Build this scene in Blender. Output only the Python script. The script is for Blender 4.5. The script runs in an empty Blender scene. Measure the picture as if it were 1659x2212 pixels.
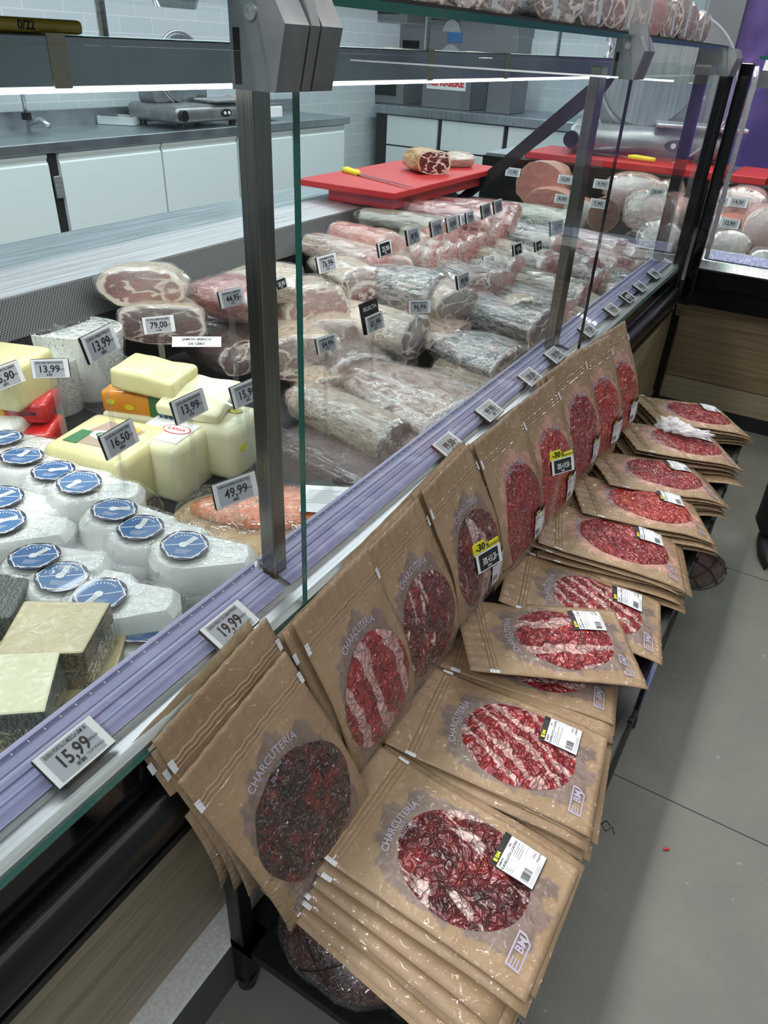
import bpy, bmesh, math, random
from math import sin, cos, pi, radians, sqrt
from mathutils import Vector, Matrix, noise
random.seed(7)
SC = bpy.context.scene
COL = SC.collection
# ------------------------------------------------------------------ camera
F = 1576.0; CX, CY = 829.5, 1106.0; H = 1.42
def _n(v): return v.normalized()
_dy = _n(Vector((1939-CX, -(152-CY), -F)))
_dz = _n(Vector((700-CX, -(3560-CY), -F)))
_up = -_dz; _up = _n(_up - _up.dot(_dy)*_dy)
_xx = _dy.cross(_up)
RM = Matrix((_xx, _dy, _up))            # camera -> world
cam_d = bpy.data.cameras.new('camera'); cam = bpy.data.objects.new('camera', cam_d); COL.objects.link(cam)
cam.matrix_world = Matrix.Translation((0, 0, H)) @ RM.to_4x4()
cam_d.sensor_fit = 'VERTICAL'; cam_d.sensor_height = 36; cam_d.lens = 36*F/2212; cam_d.clip_start = .02
SC.camera = cam
def ray(px, py): return RM @ Vector((px-CX, -(py-CY), -F))
def at(px, py, z=None, x=None, y=None):
    d = ray(px, py)
    t = (z-H)/d.z if z is not None else (x/d.x if x is not None else y/d.y)
    return Vector((0, 0, H)) + d*t
def mpp(p):                             # metres per pixel at a point
    return -(RM.transposed() @ (Vector(p)-Vector((0, 0, H)))).z / F
# ------------------------------------------------------------------ world, lamps, exposure
W = bpy.data.worlds.new('world'); SC.world = W; W.use_nodes = True
W.node_tree.nodes['Background'].inputs[0].default_value = (.80, .92, 1.0, 1)
W.node_tree.nodes['Background'].inputs[1].default_value = .25
def area(name, loc, sx, sy, power, col=(1, 1, 1), rot=(0, 0, 0)):
    l = bpy.data.lights.new(name, 'AREA'); l.shape = 'RECTANGLE'; l.size = sx; l.size_y = sy; l.energy = power; l.color = col
    o = bpy.data.objects.new(name, l); COL.objects.link(o); o.location = loc; o.rotation_euler = rot; return o
area('ceiling_lamp_counter', (-.83, 1.9, 3.0), .10, 6.5, 100, (1, .97, .92))
area('ceiling_lamp_aisle', (1.5, 2.0, 3.1), .12, 6.0, 24, (1, .94, .86))
area('ceiling_lamp_service', (-3.0, 4.5, 3.0), .25, 7.0, 120, (.86, .95, 1))
area('ceiling_lamp_row', (-2.1, 1.5, 3.0), .08, 6.0, 24, (.95, .98, 1))
area('ceiling_lamp_strip', (.45, 1.2, 3.0), .08, 6.0, 16, (1, .97, .93))
area('ceiling_lamp_front', (-.4, -1.4, 3.0), 2.2, .10, 70, (.95, .98, 1))
area('ceiling_lamp_far', (.4, 5.0, 3.2), 2.0, .2, 26, (1, .95, .9))
SC.view_settings.view_transform = 'Standard'; SC.view_settings.look = 'None'
SC.view_settings.gamma = 1; SC.view_settings.use_curve_mapping = False
SC.view_settings.exposure = -0.10
SC.cycles.transparent_max_bounces = 24
SC.cycles.max_bounces = 8
# ------------------------------------------------------------------ material helpers
def lin(c):
    r = []
    for v in c[:3]:
        v = v/255; r.append(v/12.92 if v <= .04045 else ((v+.055)/1.055)**2.4)
    return (*r, 1)
class NT:
    def __init__(s, name):
        s.m = bpy.data.materials.new(name); s.m.use_nodes = True; s.t = s.m.node_tree
        s.b = s.t.nodes['Principled BSDF']; s.out = s.t.nodes['Material Output']
    def n(s, ty, ins=None, **props):
        x = s.t.nodes.new('ShaderNode'+ty)
        for k, v in props.items(): setattr(x, k, v)
        for k, v in (ins or {}).items():
            if hasattr(v, 'links') or isinstance(v, bpy.types.NodeSocket): s.t.links.new(v, x.inputs[k])
            else: x.inputs[k].default_value = v
        return x
    def set(s, k, v):
        if isinstance(v, bpy.types.NodeSocket): s.t.links.new(v, s.b.inputs[k])
        else: s.b.inputs[k].default_value = v
    def math(s, op, a, b=0.0, c=0.0, clamp=False): return s.n('Math', {0: a, 1: b, 2: c}, operation=op, use_clamp=clamp).outputs[0]
    def coord(s, kind='Object', scale=(1, 1, 1), rnd=False):
        tc = s.n('TexCoord').outputs[kind]
        if rnd:
            r = s.n('ObjectInfo').outputs['Random']
            v = s.n('CombineXYZ', {0: s.math('MULTIPLY', r, 7.3), 1: s.math('MULTIPLY', r, 13.1), 2: s.math('MULTIPLY', r, 3.7)}).outputs[0]
            tc = s.n('VectorMath', {0: tc, 1: v}, operation='ADD').outputs[0]
        return s.n('Mapping', {'Vector': tc, 'Scale': scale}).outputs[0]
    def noise(s, vec, scale, detail=3, dist=0.0, rough=.5): return s.n('TexNoise', {'Vector': vec, 'Scale': scale, 'Detail': detail, 'Distortion': dist, 'Roughness': rough}).outputs[0]
    def ramp(s, fac, stops, interp='LINEAR'):
        r = s.n('ValToRGB', {0: fac}); r.color_ramp.interpolation = interp; e = r.color_ramp.elements
        while len(e) < len(stops): e.new(.5)
        for i, (p, c) in enumerate(stops):
            e[i].position = p; e[i].color = c if len(c) == 4 else lin(c)
        return r.outputs[0]
    def mix(s, f, a, b): return s.n('MixRGB', {0: f, 1: a, 2: b}).outputs[0]
    def crease(s, vec, scale, warp=.6, width=.12):
        w = s.n('TexNoise', {'Vector': vec, 'Scale': scale*.5, 'Detail': 3}).outputs[1]
        v = s.n('VectorMath', {0: w, 1: (warp/scale*8,)*3}, operation='MULTIPLY').outputs[0]
        v = s.n('VectorMath', {0: vec, 1: v}, operation='ADD').outputs[0]
        d = s.n('TexVoronoi', {'Vector': v, 'Scale': scale}, feature='DISTANCE_TO_EDGE').outputs[0]
        return s.n('MapRange', {0: d, 1: 0.0, 2: width, 3: 1.0, 4: 0.0}, interpolation_type='SMOOTHERSTEP').outputs[0]
    def bump(s, h, strength=.3, dist=.01, normal=None):
        d = {'Height': h, 'Strength': strength, 'Distance': dist}
        if normal: d['Normal'] = normal
        return s.n('Bump', d).outputs[0]
def pm(name, col, rough=.5, metal=0, coat=0, spec=.5, **kw):
    k = NT(name); k.set('Base Color', lin(col)); k.set('Roughness', rough); k.set('Metallic', metal); k.set('Coat Weight', coat); k.set('Specular IOR Level', spec)
    for a, v in kw.items(): k.set(a, v)
    return k.m
def brushed(name, col, rough=.28, sc=(2, 2, 200), metal=1.0, bs=.08):
    k = NT(name); v = k.coord('Object', sc); n = k.noise(v, 3, 4)
    k.set('Base Color', k.ramp(n, [(.3, tuple(int(c*.82) for c in col)), (.7, col)])); k.set('Metallic', metal)
    k.set('Roughness', k.n('MapRange', {0: n, 3: rough*.8, 4: rough*1.3}).outputs[0]); k.set('Normal', k.bump(n, bs, .002)); return k.m
M = {}
M['steel'] = brushed('brushed_steel', (150, 147, 140), .2, (160, 160, 1.5))
M['steel_h'] = brushed('brushed_steel_worktop', (190, 200, 205), .35, (40, 1.5, 2))
M['alu'] = brushed('satin_aluminium', (205, 207, 210), .38, (60, .8, 60), .85)
M['cast'] = brushed('grey_cast_metal', (156, 159, 162), .36, (5, 5, 5), .7, .02)
M['black'] = pm('black_plastic', (14, 14, 16), .28)
M['blackmat'] = pm('black_matt', (18, 18, 20), .6)
M['gloss_black'] = pm('gloss_black_glass', (8, 9, 12), .06)
M['powder'] = (lambda k: (k.set('Base Color', lin((17, 18, 20))), k.set('Roughness', .42), k.set('Normal', k.bump(k.noise(k.coord(), 900, 2), .25, .001)), k.m)[-1])(NT('black_powder_coat'))
M['white'] = pm('white_lacquer', (215, 226, 228), .35)
M['offwhite'] = pm('white_plastic', (228, 228, 230), .35)
M['paper'] = pm('white_paper', (226, 229, 234), .45, coat=.3)
M['ink'] = pm('dark_ink', (26, 26, 28), .5)
M['greyink'] = pm('grey_ink', (90, 92, 96), .5)
M['epaper'] = pm('grey_epaper_screen', (172, 174, 182), .22)
M['epaper_b'] = pm('black_epaper_screen', (40, 41, 44), .22)
M['yellow'] = pm('yellow_card', (222, 214, 40), .45)
M['lilac'] = pm('lilac_print', (176, 168, 186), .4)
M['red_board'] = (lambda k: (k.set('Base Color', lin((172, 30, 34))), k.set('Roughness', .5), k.set('Normal', k.bump(k.noise(k.coord(), 300, 3), .2, .001)), k.m)[-1])(NT('red_polyethylene'))
M['blade'] = pm('knife_blade', (200, 200, 205), .2, 1)
M['handle_y'] = pm('yellow_handle', (222, 216, 50), .4)
M['purple'] = (lambda k: (k.set('Base Color', k.ramp(k.noise(k.coord('Object', (1, 1, .5)), 2.2, 2, 1.5), [(.35, (78, 62, 120)), (.6, (112, 90, 158)), (.72, (150, 130, 190))])), k.set('Roughness', .25), k.m)[-1])(NT('purple_panel'))
M['led'] = (lambda k: (k.set('Emission Color', (1, .97, .98, 1)), k.set('Emission Strength', 5.0), k.m)[-1])(NT('led_strip'))
M['grey_panel'] = pm('grey_metal_panel', (128, 132, 134), .35, .6)
M['cream'] = pm('cream_tape', (196, 190, 168), .5)
def glass_mat(name, tint=(.93, .98, .965), refl=1.0, rough=.0, haze=0.0, bump=False, base=(.9, .95, .95), cre=.6, bs=.9):
    k = NT(name); t = k.t; t.nodes.remove(k.b)
    fr = k.n('Fresnel', {'IOR': 1.45})
    g = k.n('BsdfGlossy', {'Roughness': rough, 'Color': (1, 1, 1, 1)})
    if bump:
        c = k.crease(k.coord('Object', rnd=True), 38, .9, .1); nz = k.noise(k.coord('Object', rnd=True), 30, 3, 1.5)
        bn = k.bump(k.math('ADD', k.math('MULTIPLY', c, cre), nz), bs, .014); k.t.links.new(bn, g.inputs['Normal']); k.t.links.new(bn, fr.inputs['Normal'])
    tr = k.n('BsdfTransparent', {'Color': (*tint, 1)})
    ff = k.math('SUBTRACT', 1.0, k.n('NewGeometry').outputs['Backfacing'])
    f = k.math('MULTIPLY', k.math('MULTIPLY', fr.outputs[0], ff), refl, clamp=True)
    m = k.n('MixShader', {0: f, 1: tr.outputs[0], 2: g.outputs[0]}).outputs[0]
    if haze:
        d = k.n('BsdfDiffuse', {'Color': (*base, 1)})
        hz = k.math('MULTIPLY', k.noise(k.coord('Object', rnd=True), 25, 3, 1), haze*2) if bump else haze
        m = k.n('MixShader', {0: hz, 1: m, 2: d.outputs[0]}).outputs[0]
    t.links.new(m, k.out.inputs[0]); return k.m
M['glass'] = glass_mat('clear_glass', (.955, .985, .975), .8)
M['glass_shelf'] = glass_mat('green_glass_shelf', (.78, .93, .88), 1.0, 0, .02)
M['glass_edge'] = pm('green_glass_edge', (28, 92, 82), .12)
M['film'] = glass_mat('cellophane', (.96, .97, .97), 1.7, .045, .012, True)
M['film_goat'] = glass_mat('loose_vacuum_film', (.97, .97, .98), 1.3, .06, .0, True, cre=.12, bs=.5)
M['acrylic'] = glass_mat('clear_acrylic', (.93, .94, .94), 1.0, .03, .05)
M['acrylic_edge'] = pm('acrylic_edge', (150, 155, 165), .2)
M['strip'] = (lambda k: (k.set('Base Color', k.ramp(k.noise(k.coord('Object', (55, .3, 55)), 2, 3), [(.35, (132, 131, 166)), (.55, (158, 158, 194)), (.75, (196, 197, 220))])), k.set('Roughness', .22), k.set('Coat Weight', .6), k.m)[-1])(NT('lilac_clear_label_strip'))
# floor / wood / tile
def mk_floor():
    k = NT('concrete_tiles'); v = k.coord()
    n = k.noise(v, 3.0, 6, .3, .6); n2 = k.noise(v, 60, 4); n3 = k.noise(v, 260, 2)
    c = k.ramp(n, [(.3, (112, 113, 107)), (.7, (132, 132, 124))]); c = k.mix(k.math('MULTIPLY', n2, .25), c, lin((110, 112, 108)))
    sp = k.math('GREATER_THAN', k.noise(v, 45, 2, 0), .74); c = k.mix(k.math('MULTIPLY', sp, .35), c, lin((190, 190, 186)))
    c = k.mix(k.math('MULTIPLY', n3, .22), c, lin((95, 96, 92)))
    xyz = k.n('SeparateXYZ', {0: k.n('TexCoord').outputs['Object']})
    def joint(o, off, w):
        f = k.math('FRACT', k.math('ADD', k.math('DIVIDE', k.math('SUBTRACT', o, off), 1.03), .5))
        return k.math('LESS_THAN', k.math('ABSOLUTE', k.math('SUBTRACT', f, .5)), w)
    j = k.math('MAXIMUM', joint(xyz.outputs[1], 1.262, .0016), joint(xyz.outputs[0], .86, .0016))
    k.set('Base Color', k.mix(j, c, lin((30, 30, 30)))); k.set('Roughness', k.n('MapRange', {0: n2, 3: .38, 4: .6}).outputs[0])
    k.set('Normal', k.bump(n2, .06, .002)); return k.m
M['floor'] = mk_floor()
def mk_wood(name, c1, c2, sc):
    k = NT(name); v = k.coord('Object', sc); n = k.noise(v, 1.0, 7, .4, .62); n2 = k.noise(v, 5, 3)
    k.set('Base Color', k.ramp(k.math('ADD', k.math('MULTIPLY', n, .7), k.math('MULTIPLY', n2, .3)), [(.36, c1), (.62, c2)])); k.set('Roughness', .42); k.set('Normal', k.bump(n, .15, .002)); return k.m
M['wood_y'] = mk_wood('oak_laminate', (140, 126, 102), (184, 170, 144), (60, 2.2, 110))
M['wood_x'] = mk_wood('oak_laminate_cross', (122, 104, 78), (160, 140, 108), (1.8, 60, 70))
M['wood_l'] = mk_wood('pale_oak_board', (150, 138, 112), (176, 162, 134), (1.8, 60, 60))
M['kerb'] = (lambda k: (k.set('Base Color', k.ramp(k.noise(k.coord(), 160, 3), [(.35, (205, 208, 208)), (.7, (228, 231, 233))])), k.set('Roughness', .5), k.m)[-1])(NT('lit_stone_kerb'))  # kerb stone with the bright light on its top put into the colour
M['kerbface'] = pm('shaded_kerb_face', (92, 92, 88), .55)  # same kerb, shade on its upright face painted as darker grey
def mk_tile():
    k = NT('pale_glazed_tile'); g = k.n('TexCoord').outputs['Object']; s = k.n('SeparateXYZ', {0: g})
    v = k.n('CombineXYZ', {0: k.math('ADD', s.outputs[0], s.outputs[1]), 1: s.outputs[2], 2: 0.0}).outputs[0]
    b = k.n('TexBrick', {'Vector': v, 'Color1': lin((190, 202, 206)), 'Color2': lin((184, 197, 202)), 'Mortar': lin((206, 214, 217)), 'Scale': 1.0, 'Mortar Size': .004, 'Brick Width': .3, 'Row Height': .1})
    k.set('Base Color', b.outputs[0]); k.set('Roughness', .15); return k.m
M['tile'] = mk_tile()
def mk_grille():
    k = NT('perforated_grille'); x = k.n('SeparateXYZ', {0: k.n('TexCoord').outputs['Object']})
    a = k.math('SINE', k.math('MULTIPLY', x.outputs[1], 900.0)); b = k.math('SINE', k.math('MULTIPLY', x.outputs[2], 900.0))
    k.set('Base Color', k.mix(k.math('GREATER_THAN', k.math('MULTIPLY', a, b), .22), lin((92, 94, 96)), lin((8, 8, 9)))); k.set('Metallic', .4); k.set('Roughness', .4); return k.m
M['grille'] = mk_grille()
# ------------------------------------------------------------------ food materials
def meat_col(k, vec, style):
    if style == 'dark':
        n = k.noise(vec, 28, 4, 1.2); c = k.ramp(n, [(.35, (18, 5, 9)), (.52, (48, 10, 16)), (.70, (128, 26, 22))])
        e = k.crease(vec, 34, .5, .035); e = k.math('MULTIPLY', e, k.ramp(k.noise(vec, 20, 2), [(.45, (0, 0, 0)), (.65, (255, 255, 255))]))
        return k.mix(k.math('MULTIPLY', e, .45), c, lin((176, 140, 138)))
    if style in ('streak', 'bands'):
        big = style == 'bands'
        mp = k.n('Mapping', {'Vector': vec, 'Rotation': (0, 0, .15 if big else -.55)}).outputs[0]
        n = k.n('TexWave', {'Vector': mp, 'Scale': 5.2 if big else 11.0, 'Distortion': 4.5 if big else 7.0, 'Detail': 3.0, 'Detail Scale': 1.6, 'Detail Roughness': .55}, bands_direction='X').outputs[1]
        base = k.ramp(k.noise(vec, 40, 4, .6), [(.3, (104, 18, 26)), (.55, (158, 34, 42)), (.75, (186, 62, 54))])
        fat = k.ramp(k.noise(vec, 60, 3), [(.3, (196, 140, 136)), (.7, (216, 176, 172))])
        n = k.math('ADD', n, k.math('MULTIPLY', k.math('SUBTRACT', k.noise(vec, 14, 3), .5), .9))
        f = k.n('MapRange', {0: n, 1: .66, 2: .74}, interpolation_type='SMOOTHSTEP').outputs[0]
        return k.mix(f, base, fat)
    if style == 'iberico':
        mp = k.n('Mapping', {'Vector': vec, 'Scale': (17, 7, 6), 'Rotation': (0, 0, .6)}).outputs[0]
        n = k.noise(mp, 1.6, 4, 1.4, .55)
        base = k.ramp(k.noise(vec, 30, 4, .8), [(.3, (52, 10, 16)), (.5, (96, 18, 24)), (.72, (150, 38, 34))])
        f = k.n('MapRange', {0: n, 1: .565, 2: .62}, interpolation_type='SMOOTHSTEP').outputs[0]
        return k.mix(f, base, lin((214, 186, 180)))
    # marbled loin / shoulder
    mp = k.n('Mapping', {'Vector': vec, 'Scale': (70, 22, 20), 'Rotation': (0, 0, .3)}).outputs[0]
    n = k.noise(mp, 1.3, 5, 1.8, .6)
    hue = {'marble': [(.3, (120, 18, 28)), (.6, (160, 30, 38)), (.8, (182, 60, 40))], 'paprika': [(.3, (150, 28, 26)), (.55, (184, 44, 34)), (.8, (198, 90, 44))]}[style]
    base = k.ramp(k.noise(vec, 24, 3), hue)
    f = k.n('MapRange', {0: n, 1: .56, 2: .68, 3: 0.0, 4: .75}, interpolation_type='SMOOTHSTEP').outputs[0]
    return k.mix(f, base, lin((214, 140, 130)))
def mk_window(style):
    k = NT('sliced_meat_'+style); v = k.n('TexCoord').outputs['UV']
    k.set('Base Color', meat_col(k, v, style)); k.set('Roughness', .45)
    cr = k.crease(v, 30, .8, .13); nz = k.noise(v, 38, 1.4, 1.8)
    b = k.bump(k.math('ADD', k.math('MULTIPLY', cr, .5), k.math('MULTIPLY', nz, 1.2)), 1.0, .012)
    k.set('Normal', b); k.set('Coat Weight', 1.0); k.set('Coat Roughness', .03); k.set('Coat Normal', b); k.set('Coat IOR', 1.7); return k.m
for s in ('dark', 'streak', 'bands', 'iberico', 'marble', 'paprika'): M['w_'+s] = mk_window(s)
def mk_kraft(name, tint, amount):
    k = NT(name); v = k.n('TexCoord').outputs['UV']; xyz = k.n('SeparateXYZ', {0: v})
    n = k.noise(v, 9, 3); c = k.ramp(n, [(.3, (148, 121, 92)), (.7, (170, 143, 112))])
    if amount:   # slices seen dimly through the translucent paper
        du = k.math('DIVIDE', k.math('SUBTRACT', xyz.outputs[0], .1), .082); dv = k.math('DIVIDE', k.math('SUBTRACT', xyz.outputs[1], .195), .128)
        r = k.math('SQRT', k.math('ADD', k.math('POWER', k.math('ABSOLUTE', du), 2.6), k.math('POWER', k.math('ABSOLUTE', dv), 2.6)))
        rr = k.math('ADD', r, k.math('MULTIPLY', k.math('SUBTRACT', k.noise(v, 26, 2, .5), .5), .75))
        f = k.n('MapRange', {0: rr, 1: .96, 2: 1.03, 3: amount, 4: 0.0}).outputs[0]
        lines = k.n('MapRange', {0: k.noise(k.n('Mapping', {'Vector': v, 'Scale': (8, 3, 1)}).outputs[0], 6, 3, 1), 1: .4, 2: .6}).outputs[0]
        c = k.mix(f, c, k.mix(lines, lin(tint), lin(tuple(min(255, int(t*1.18)) for t in tint))))
    k.set('Base Color', c); k.set('Roughness', .5)
    cr = k.crease(v, 22, .8, .16); nz = k.noise(v, 24, 1.6, 1.4)
    b = k.bump(k.math('ADD', k.math('MULTIPLY', cr, .5), nz), .9, .020)
    k.set('Normal', k.bump(nz, .15, .004)); k.set('Coat Weight', .9); k.set('Coat Roughness', .09); k.set('Coat Normal', b); return k.m
M['kraft_grey'] = mk_kraft('kraft_film_over_dark_slices', (112, 96, 92), .85)
M['kraft_pink'] = mk_kraft('kraft_film_over_pink_slices', (176, 132, 118), .85)
M['kraft'] = mk_kraft('plain_kraft', (150, 120, 90), 0)
def mk_face(name, base, fat, ring=.86, fatthr=.035, lobes=3.2, dark=False):
    k = NT(name); v = k.n('TexCoord').outputs['UV']; r = k.n('VectorMath', {0: v}, operation='LENGTH').outputs['Value']
    rnd = k.coord('UV', rnd=True)
    rr = k.math('ADD', r, k.math('MULTIPLY', k.math('SUBTRACT', k.noise(rnd, 2.2, 3, .6), .5), .42))
    meat = k.ramp(k.noise(rnd, 3, 5, .8), [(.3, base[0]), (.55, base[1]), (.78, base[2])])
    wv = k.n('VectorMath', {0: rnd, 1: k.n('VectorMath', {0: k.n('TexNoise', {'Vector': rnd, 'Scale': 1.6, 'Detail': 2.0}).outputs[1], 1: (.7, .7, .7)}, operation='MULTIPLY').outputs[0]}, operation='ADD').outputs[0]
    vd = k.n('TexVoronoi', {'Vector': wv, 'Scale': lobes*.42}, feature='DISTANCE_TO_EDGE').outputs[0]
    vein = k.math('MULTIPLY', k.n('MapRange', {0: vd, 1: fatthr, 2: fatthr*2.4, 3: 1.0, 4: 0.0}).outputs[0], k.n('MapRange', {0: k.noise(rnd, 2.3, 2), 1: .42, 2: .52}).outputs[0])
    fine = k.n('MapRange', {0: k.noise(rnd, 5, 5, 2.5, .6), 1: .62, 2: .72, 3: 0.0, 4: .55}).outputs[0]
    c = k.mix(k.math('MAXIMUM', vein, fine), meat, lin(fat))
    c = k.mix(k.n('MapRange', {0: rr, 1: ring, 2: ring+.05}, interpolation_type='SMOOTHSTEP').outputs[0], c, lin(fat))
    c = k.mix(k.n('MapRange', {0: r, 1: .96, 2: 1.0}).outputs[0], c, lin((176, 150, 110)))
    k.set('Base Color', c); k.set('Roughness', .32); k.set('Coat Weight', .6); k.set('Coat Roughness', .1)
    b = k.bump(k.noise(rnd, 9, 4, 1.5), .4, .01); k.set('Coat Normal', b); return k.m
M['f_red'] = mk_face('ham_cut_face_red', ((96, 20, 22), (134, 36, 34), (154, 56, 48)), (232, 214, 196))
M['f_dark'] = mk_face('ham_cut_face_dark', ((58, 14, 16), (92, 24, 26), (122, 42, 38)), (228, 210, 196), .9)
M['f_grey'] = mk_face('ham_cut_face_brown', ((92, 64, 56), (122, 86, 76), (146, 108, 96)), (206, 190, 172), .93, .03, 2.8)
M['f_pink'] = mk_face('sausage_cut_face_pink', ((150, 58, 60), (172, 78, 76), (196, 120, 112)), (226, 186, 176), .97, .02, 9)
M['f_mort'] = mk_face('mortadella_face', ((166, 108, 100), (176, 118, 110), (186, 130, 122)), (190, 142, 128), .97, .0, 2)
M['f_mortd'] = mk_face('pale_brown_ham_face', ((122, 84, 78), (134, 96, 88), (146, 108, 98)), (178, 140, 122), .96, .0, 2)
def mk_spot():
    k = NT('spotted_sausage_face'); v = k.coord('UV', rnd=True); d = k.n('TexVoronoi', {'Vector': v, 'Scale': 4.5}).outputs[0]
    k.set('Base Color', k.mix(k.n('MapRange', {0: d, 1: .28, 2: .34, 3: 1.0, 4: 0.0}).outputs[0], lin((126, 98, 88)), lin((182, 158, 142)))); k.set('Roughness', .4); k.set('Coat Weight', .5); return k.m
M['f_spot'] = mk_spot()
def mk_body(name, cols, sc=9, rough=.4):
    k = NT(name); v = k.coord('Object', rnd=True); n = k.noise(v, sc, 5, 1.0, .6)
    k.set('Base Color', k.ramp(n, cols)); k.set('Roughness', rough); k.set('Coat Weight', .7); k.set('Coat Roughness', .12)
    cr = k.crease(v, 26, .8, .12); b = k.bump(k.math('ADD', k.math('MULTIPLY', cr, .5), k.noise(v, 24, 4, 1.5)), .7, .012)
    k.set('Coat Normal', b); k.set('Normal', k.bump(k.noise(v, 30, 4), .3, .006)); return k.m
M['b_ham'] = mk_body('cured_ham_skin', [(.32, (92, 36, 34)), (.44, (158, 112, 96)), (.58, (198, 180, 164)), (.69, (132, 58, 54))], 11)
M['b_white'] = mk_body('pale_fat_rind', [(.32, (112, 60, 50)), (.43, (168, 142, 118)), (.56, (194, 180, 156)), (.68, (130, 78, 64))], 12)
M['b_dark'] = mk_body('dark_cured_skin', [(.35, (44, 26, 24)), (.55, (84, 48, 44)), (.7, (130, 100, 88))])
M['b_red'] = mk_body('red_lean_cured', [(.3, (96, 26, 28)), (.5, (138, 46, 46)), (.7, (196, 140, 126))])
M['b_wine'] = mk_body('deep_wine_cured_beef', [(.3, (40, 8, 12)), (.5, (70, 18, 22)), (.75, (108, 36, 38))])
M['b_orange'] = mk_body('paprika_sausage_skin', [(.3, (140, 50, 26)), (.55, (184, 82, 42)), (.75, (206, 126, 84))])
M['b_mould'] = mk_body('floury_sausage_skin', [(.35, (92, 78, 62)), (.5, (146, 136, 118)), (.66, (200, 196, 184))], 14)
M['b_pack'] = mk_body('dark_printed_pack', [(.36, (22, 28, 34)), (.47, (52, 66, 72)), (.56, (160, 160, 156)), (.66, (150, 84, 74))], 9)
M['b_pinkpack'] = mk_body('pink_printed_pack', [(.3, (110, 40, 48)), (.48, (176, 120, 120)), (.6, (206, 206, 204)), (.75, (60, 74, 76))], 12)
M['b_mort'] = mk_body('mortadella_skin', [(.3, (176, 126, 116)), (.7, (200, 150, 138))], 6)
M['b_pepper'] = mk_body('peppered_skin', [(.35, (60, 62, 44)), (.5, (104, 96, 70)), (.7, (138, 120, 84))], 30)
def mk_cheese(name, c1, c2, sc=14, coat=.5):
    k = NT(name); v = k.coord('Object', rnd=True); k.set('Base Color', k.ramp(k.noise(v, sc, 4), [(.3, c1), (.7, c2)])); k.set('Roughness', .42)
    k.set('Subsurface Weight', .08); k.set('Subsurface Radius', (.01, .008, .005)); k.set('Subsurface Scale', .5)
    k.set('Coat Weight', coat); k.set('Coat Roughness', .15); k.set('Coat Normal', k.bump(k.noise(v, 45, 3, 1.5), .35, .006)); k.set('Normal', k.bump(k.noise(v, 60, 4), .12, .003)); return k.m
M['goat'] = mk_cheese('white_goat_cheese', (206, 209, 205), (222, 225, 220), 20, .45)
M['yellowcheese'] = mk_cheese('pale_yellow_cheese', (210, 202, 146), (220, 214, 164))
M['cream_cheese'] = mk_cheese('cream_cheese', (212, 208, 168), (222, 220, 186))
M['wedge_in'] = mk_cheese('semi_cured_cheese_inside', (186, 172, 132), (204, 190, 150))
M['tubwhite'] = mk_cheese('white_fresh_cheese', (214, 216, 212), (228, 230, 228), 30, .4)
def mk_rind(name, c1, c2, sc):
    k = NT(name); v = k.coord('Object', sc); w = k.n('TexWave', {'Vector': v, 'Scale': 5.0, 'Distortion': 9.0, 'Detail': 3.0, 'Detail Scale': 2.0}).outputs[1]
    k.set('Base Color', k.mix(w, lin(c1), lin(c2))); k.set('Roughness', .45); k.set('Coat Weight', .6); k.set('Coat Roughness', .15); k.set('Normal', k.bump(w, .4, .003)); return k.m
M['rind'] = mk_rind('woven_pattern_rind', (66, 56, 40), (128, 112, 80), (8, 8, 22))
M['rind_pale'] = mk_rind('pale_striped_rind', (128, 124, 96), (168, 162, 130), (4, 4, 14))
M['rind_grey'] = mk_rind('grey_mould_rind', (66, 74, 72), (112, 116, 108), (10, 10, 20))
M['navy'] = pm('navy_print', (24, 30, 62), .35, coat=.5)
M['blue'] = pm('blue_print', (52, 98, 150), .35, coat=.5)
M['redprint'] = pm('red_print', (206, 34, 40), .35, coat=.6)
M['redpack'] = pm('red_wrapper', (196, 34, 36), .3, coat=.8)
M['orangepack'] = pm('orange_wrapper', (232, 150, 40), .3, coat=.8)
M['greenpack'] = pm('green_wrapper', (58, 116, 70), .35, coat=.6)
M['gold'] = pm('gold_print', (214, 170, 60), .35)
M['salmon'] = (lambda k: (k.set('Base Color', k.ramp(k.noise(k.coord('Object', (30, 8, 8)), 1.5, 4, 2), [(.35, (206, 96, 44)), (.6, (226, 128, 70)), (.75, (238, 172, 128))])), k.set('Roughness', .3), k.set('Coat Weight', 1.0), k.set('Coat Roughness', .08), k.set('Coat Normal', k.bump(k.noise(k.coord(), 30, 3, 2), .5, .01)), k.m)[-1])(NT('smoked_salmon'))
M['log'] = mk_wood('log_slice_face', (168, 134, 94), (202, 172, 128), (8, 8, 8))
M['bark'] = mk_wood('tree_bark', (62, 46, 34), (112, 88, 66), (40, 40, 90))
M['netcord'] = pm('black_net_cord', (16, 15, 16), .7)
M['bone'] = pm('bone_and_fat', (206, 178, 128), .5)
M['foam'] = pm('black_ribbed_mat', (22, 22, 24), .7)
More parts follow.
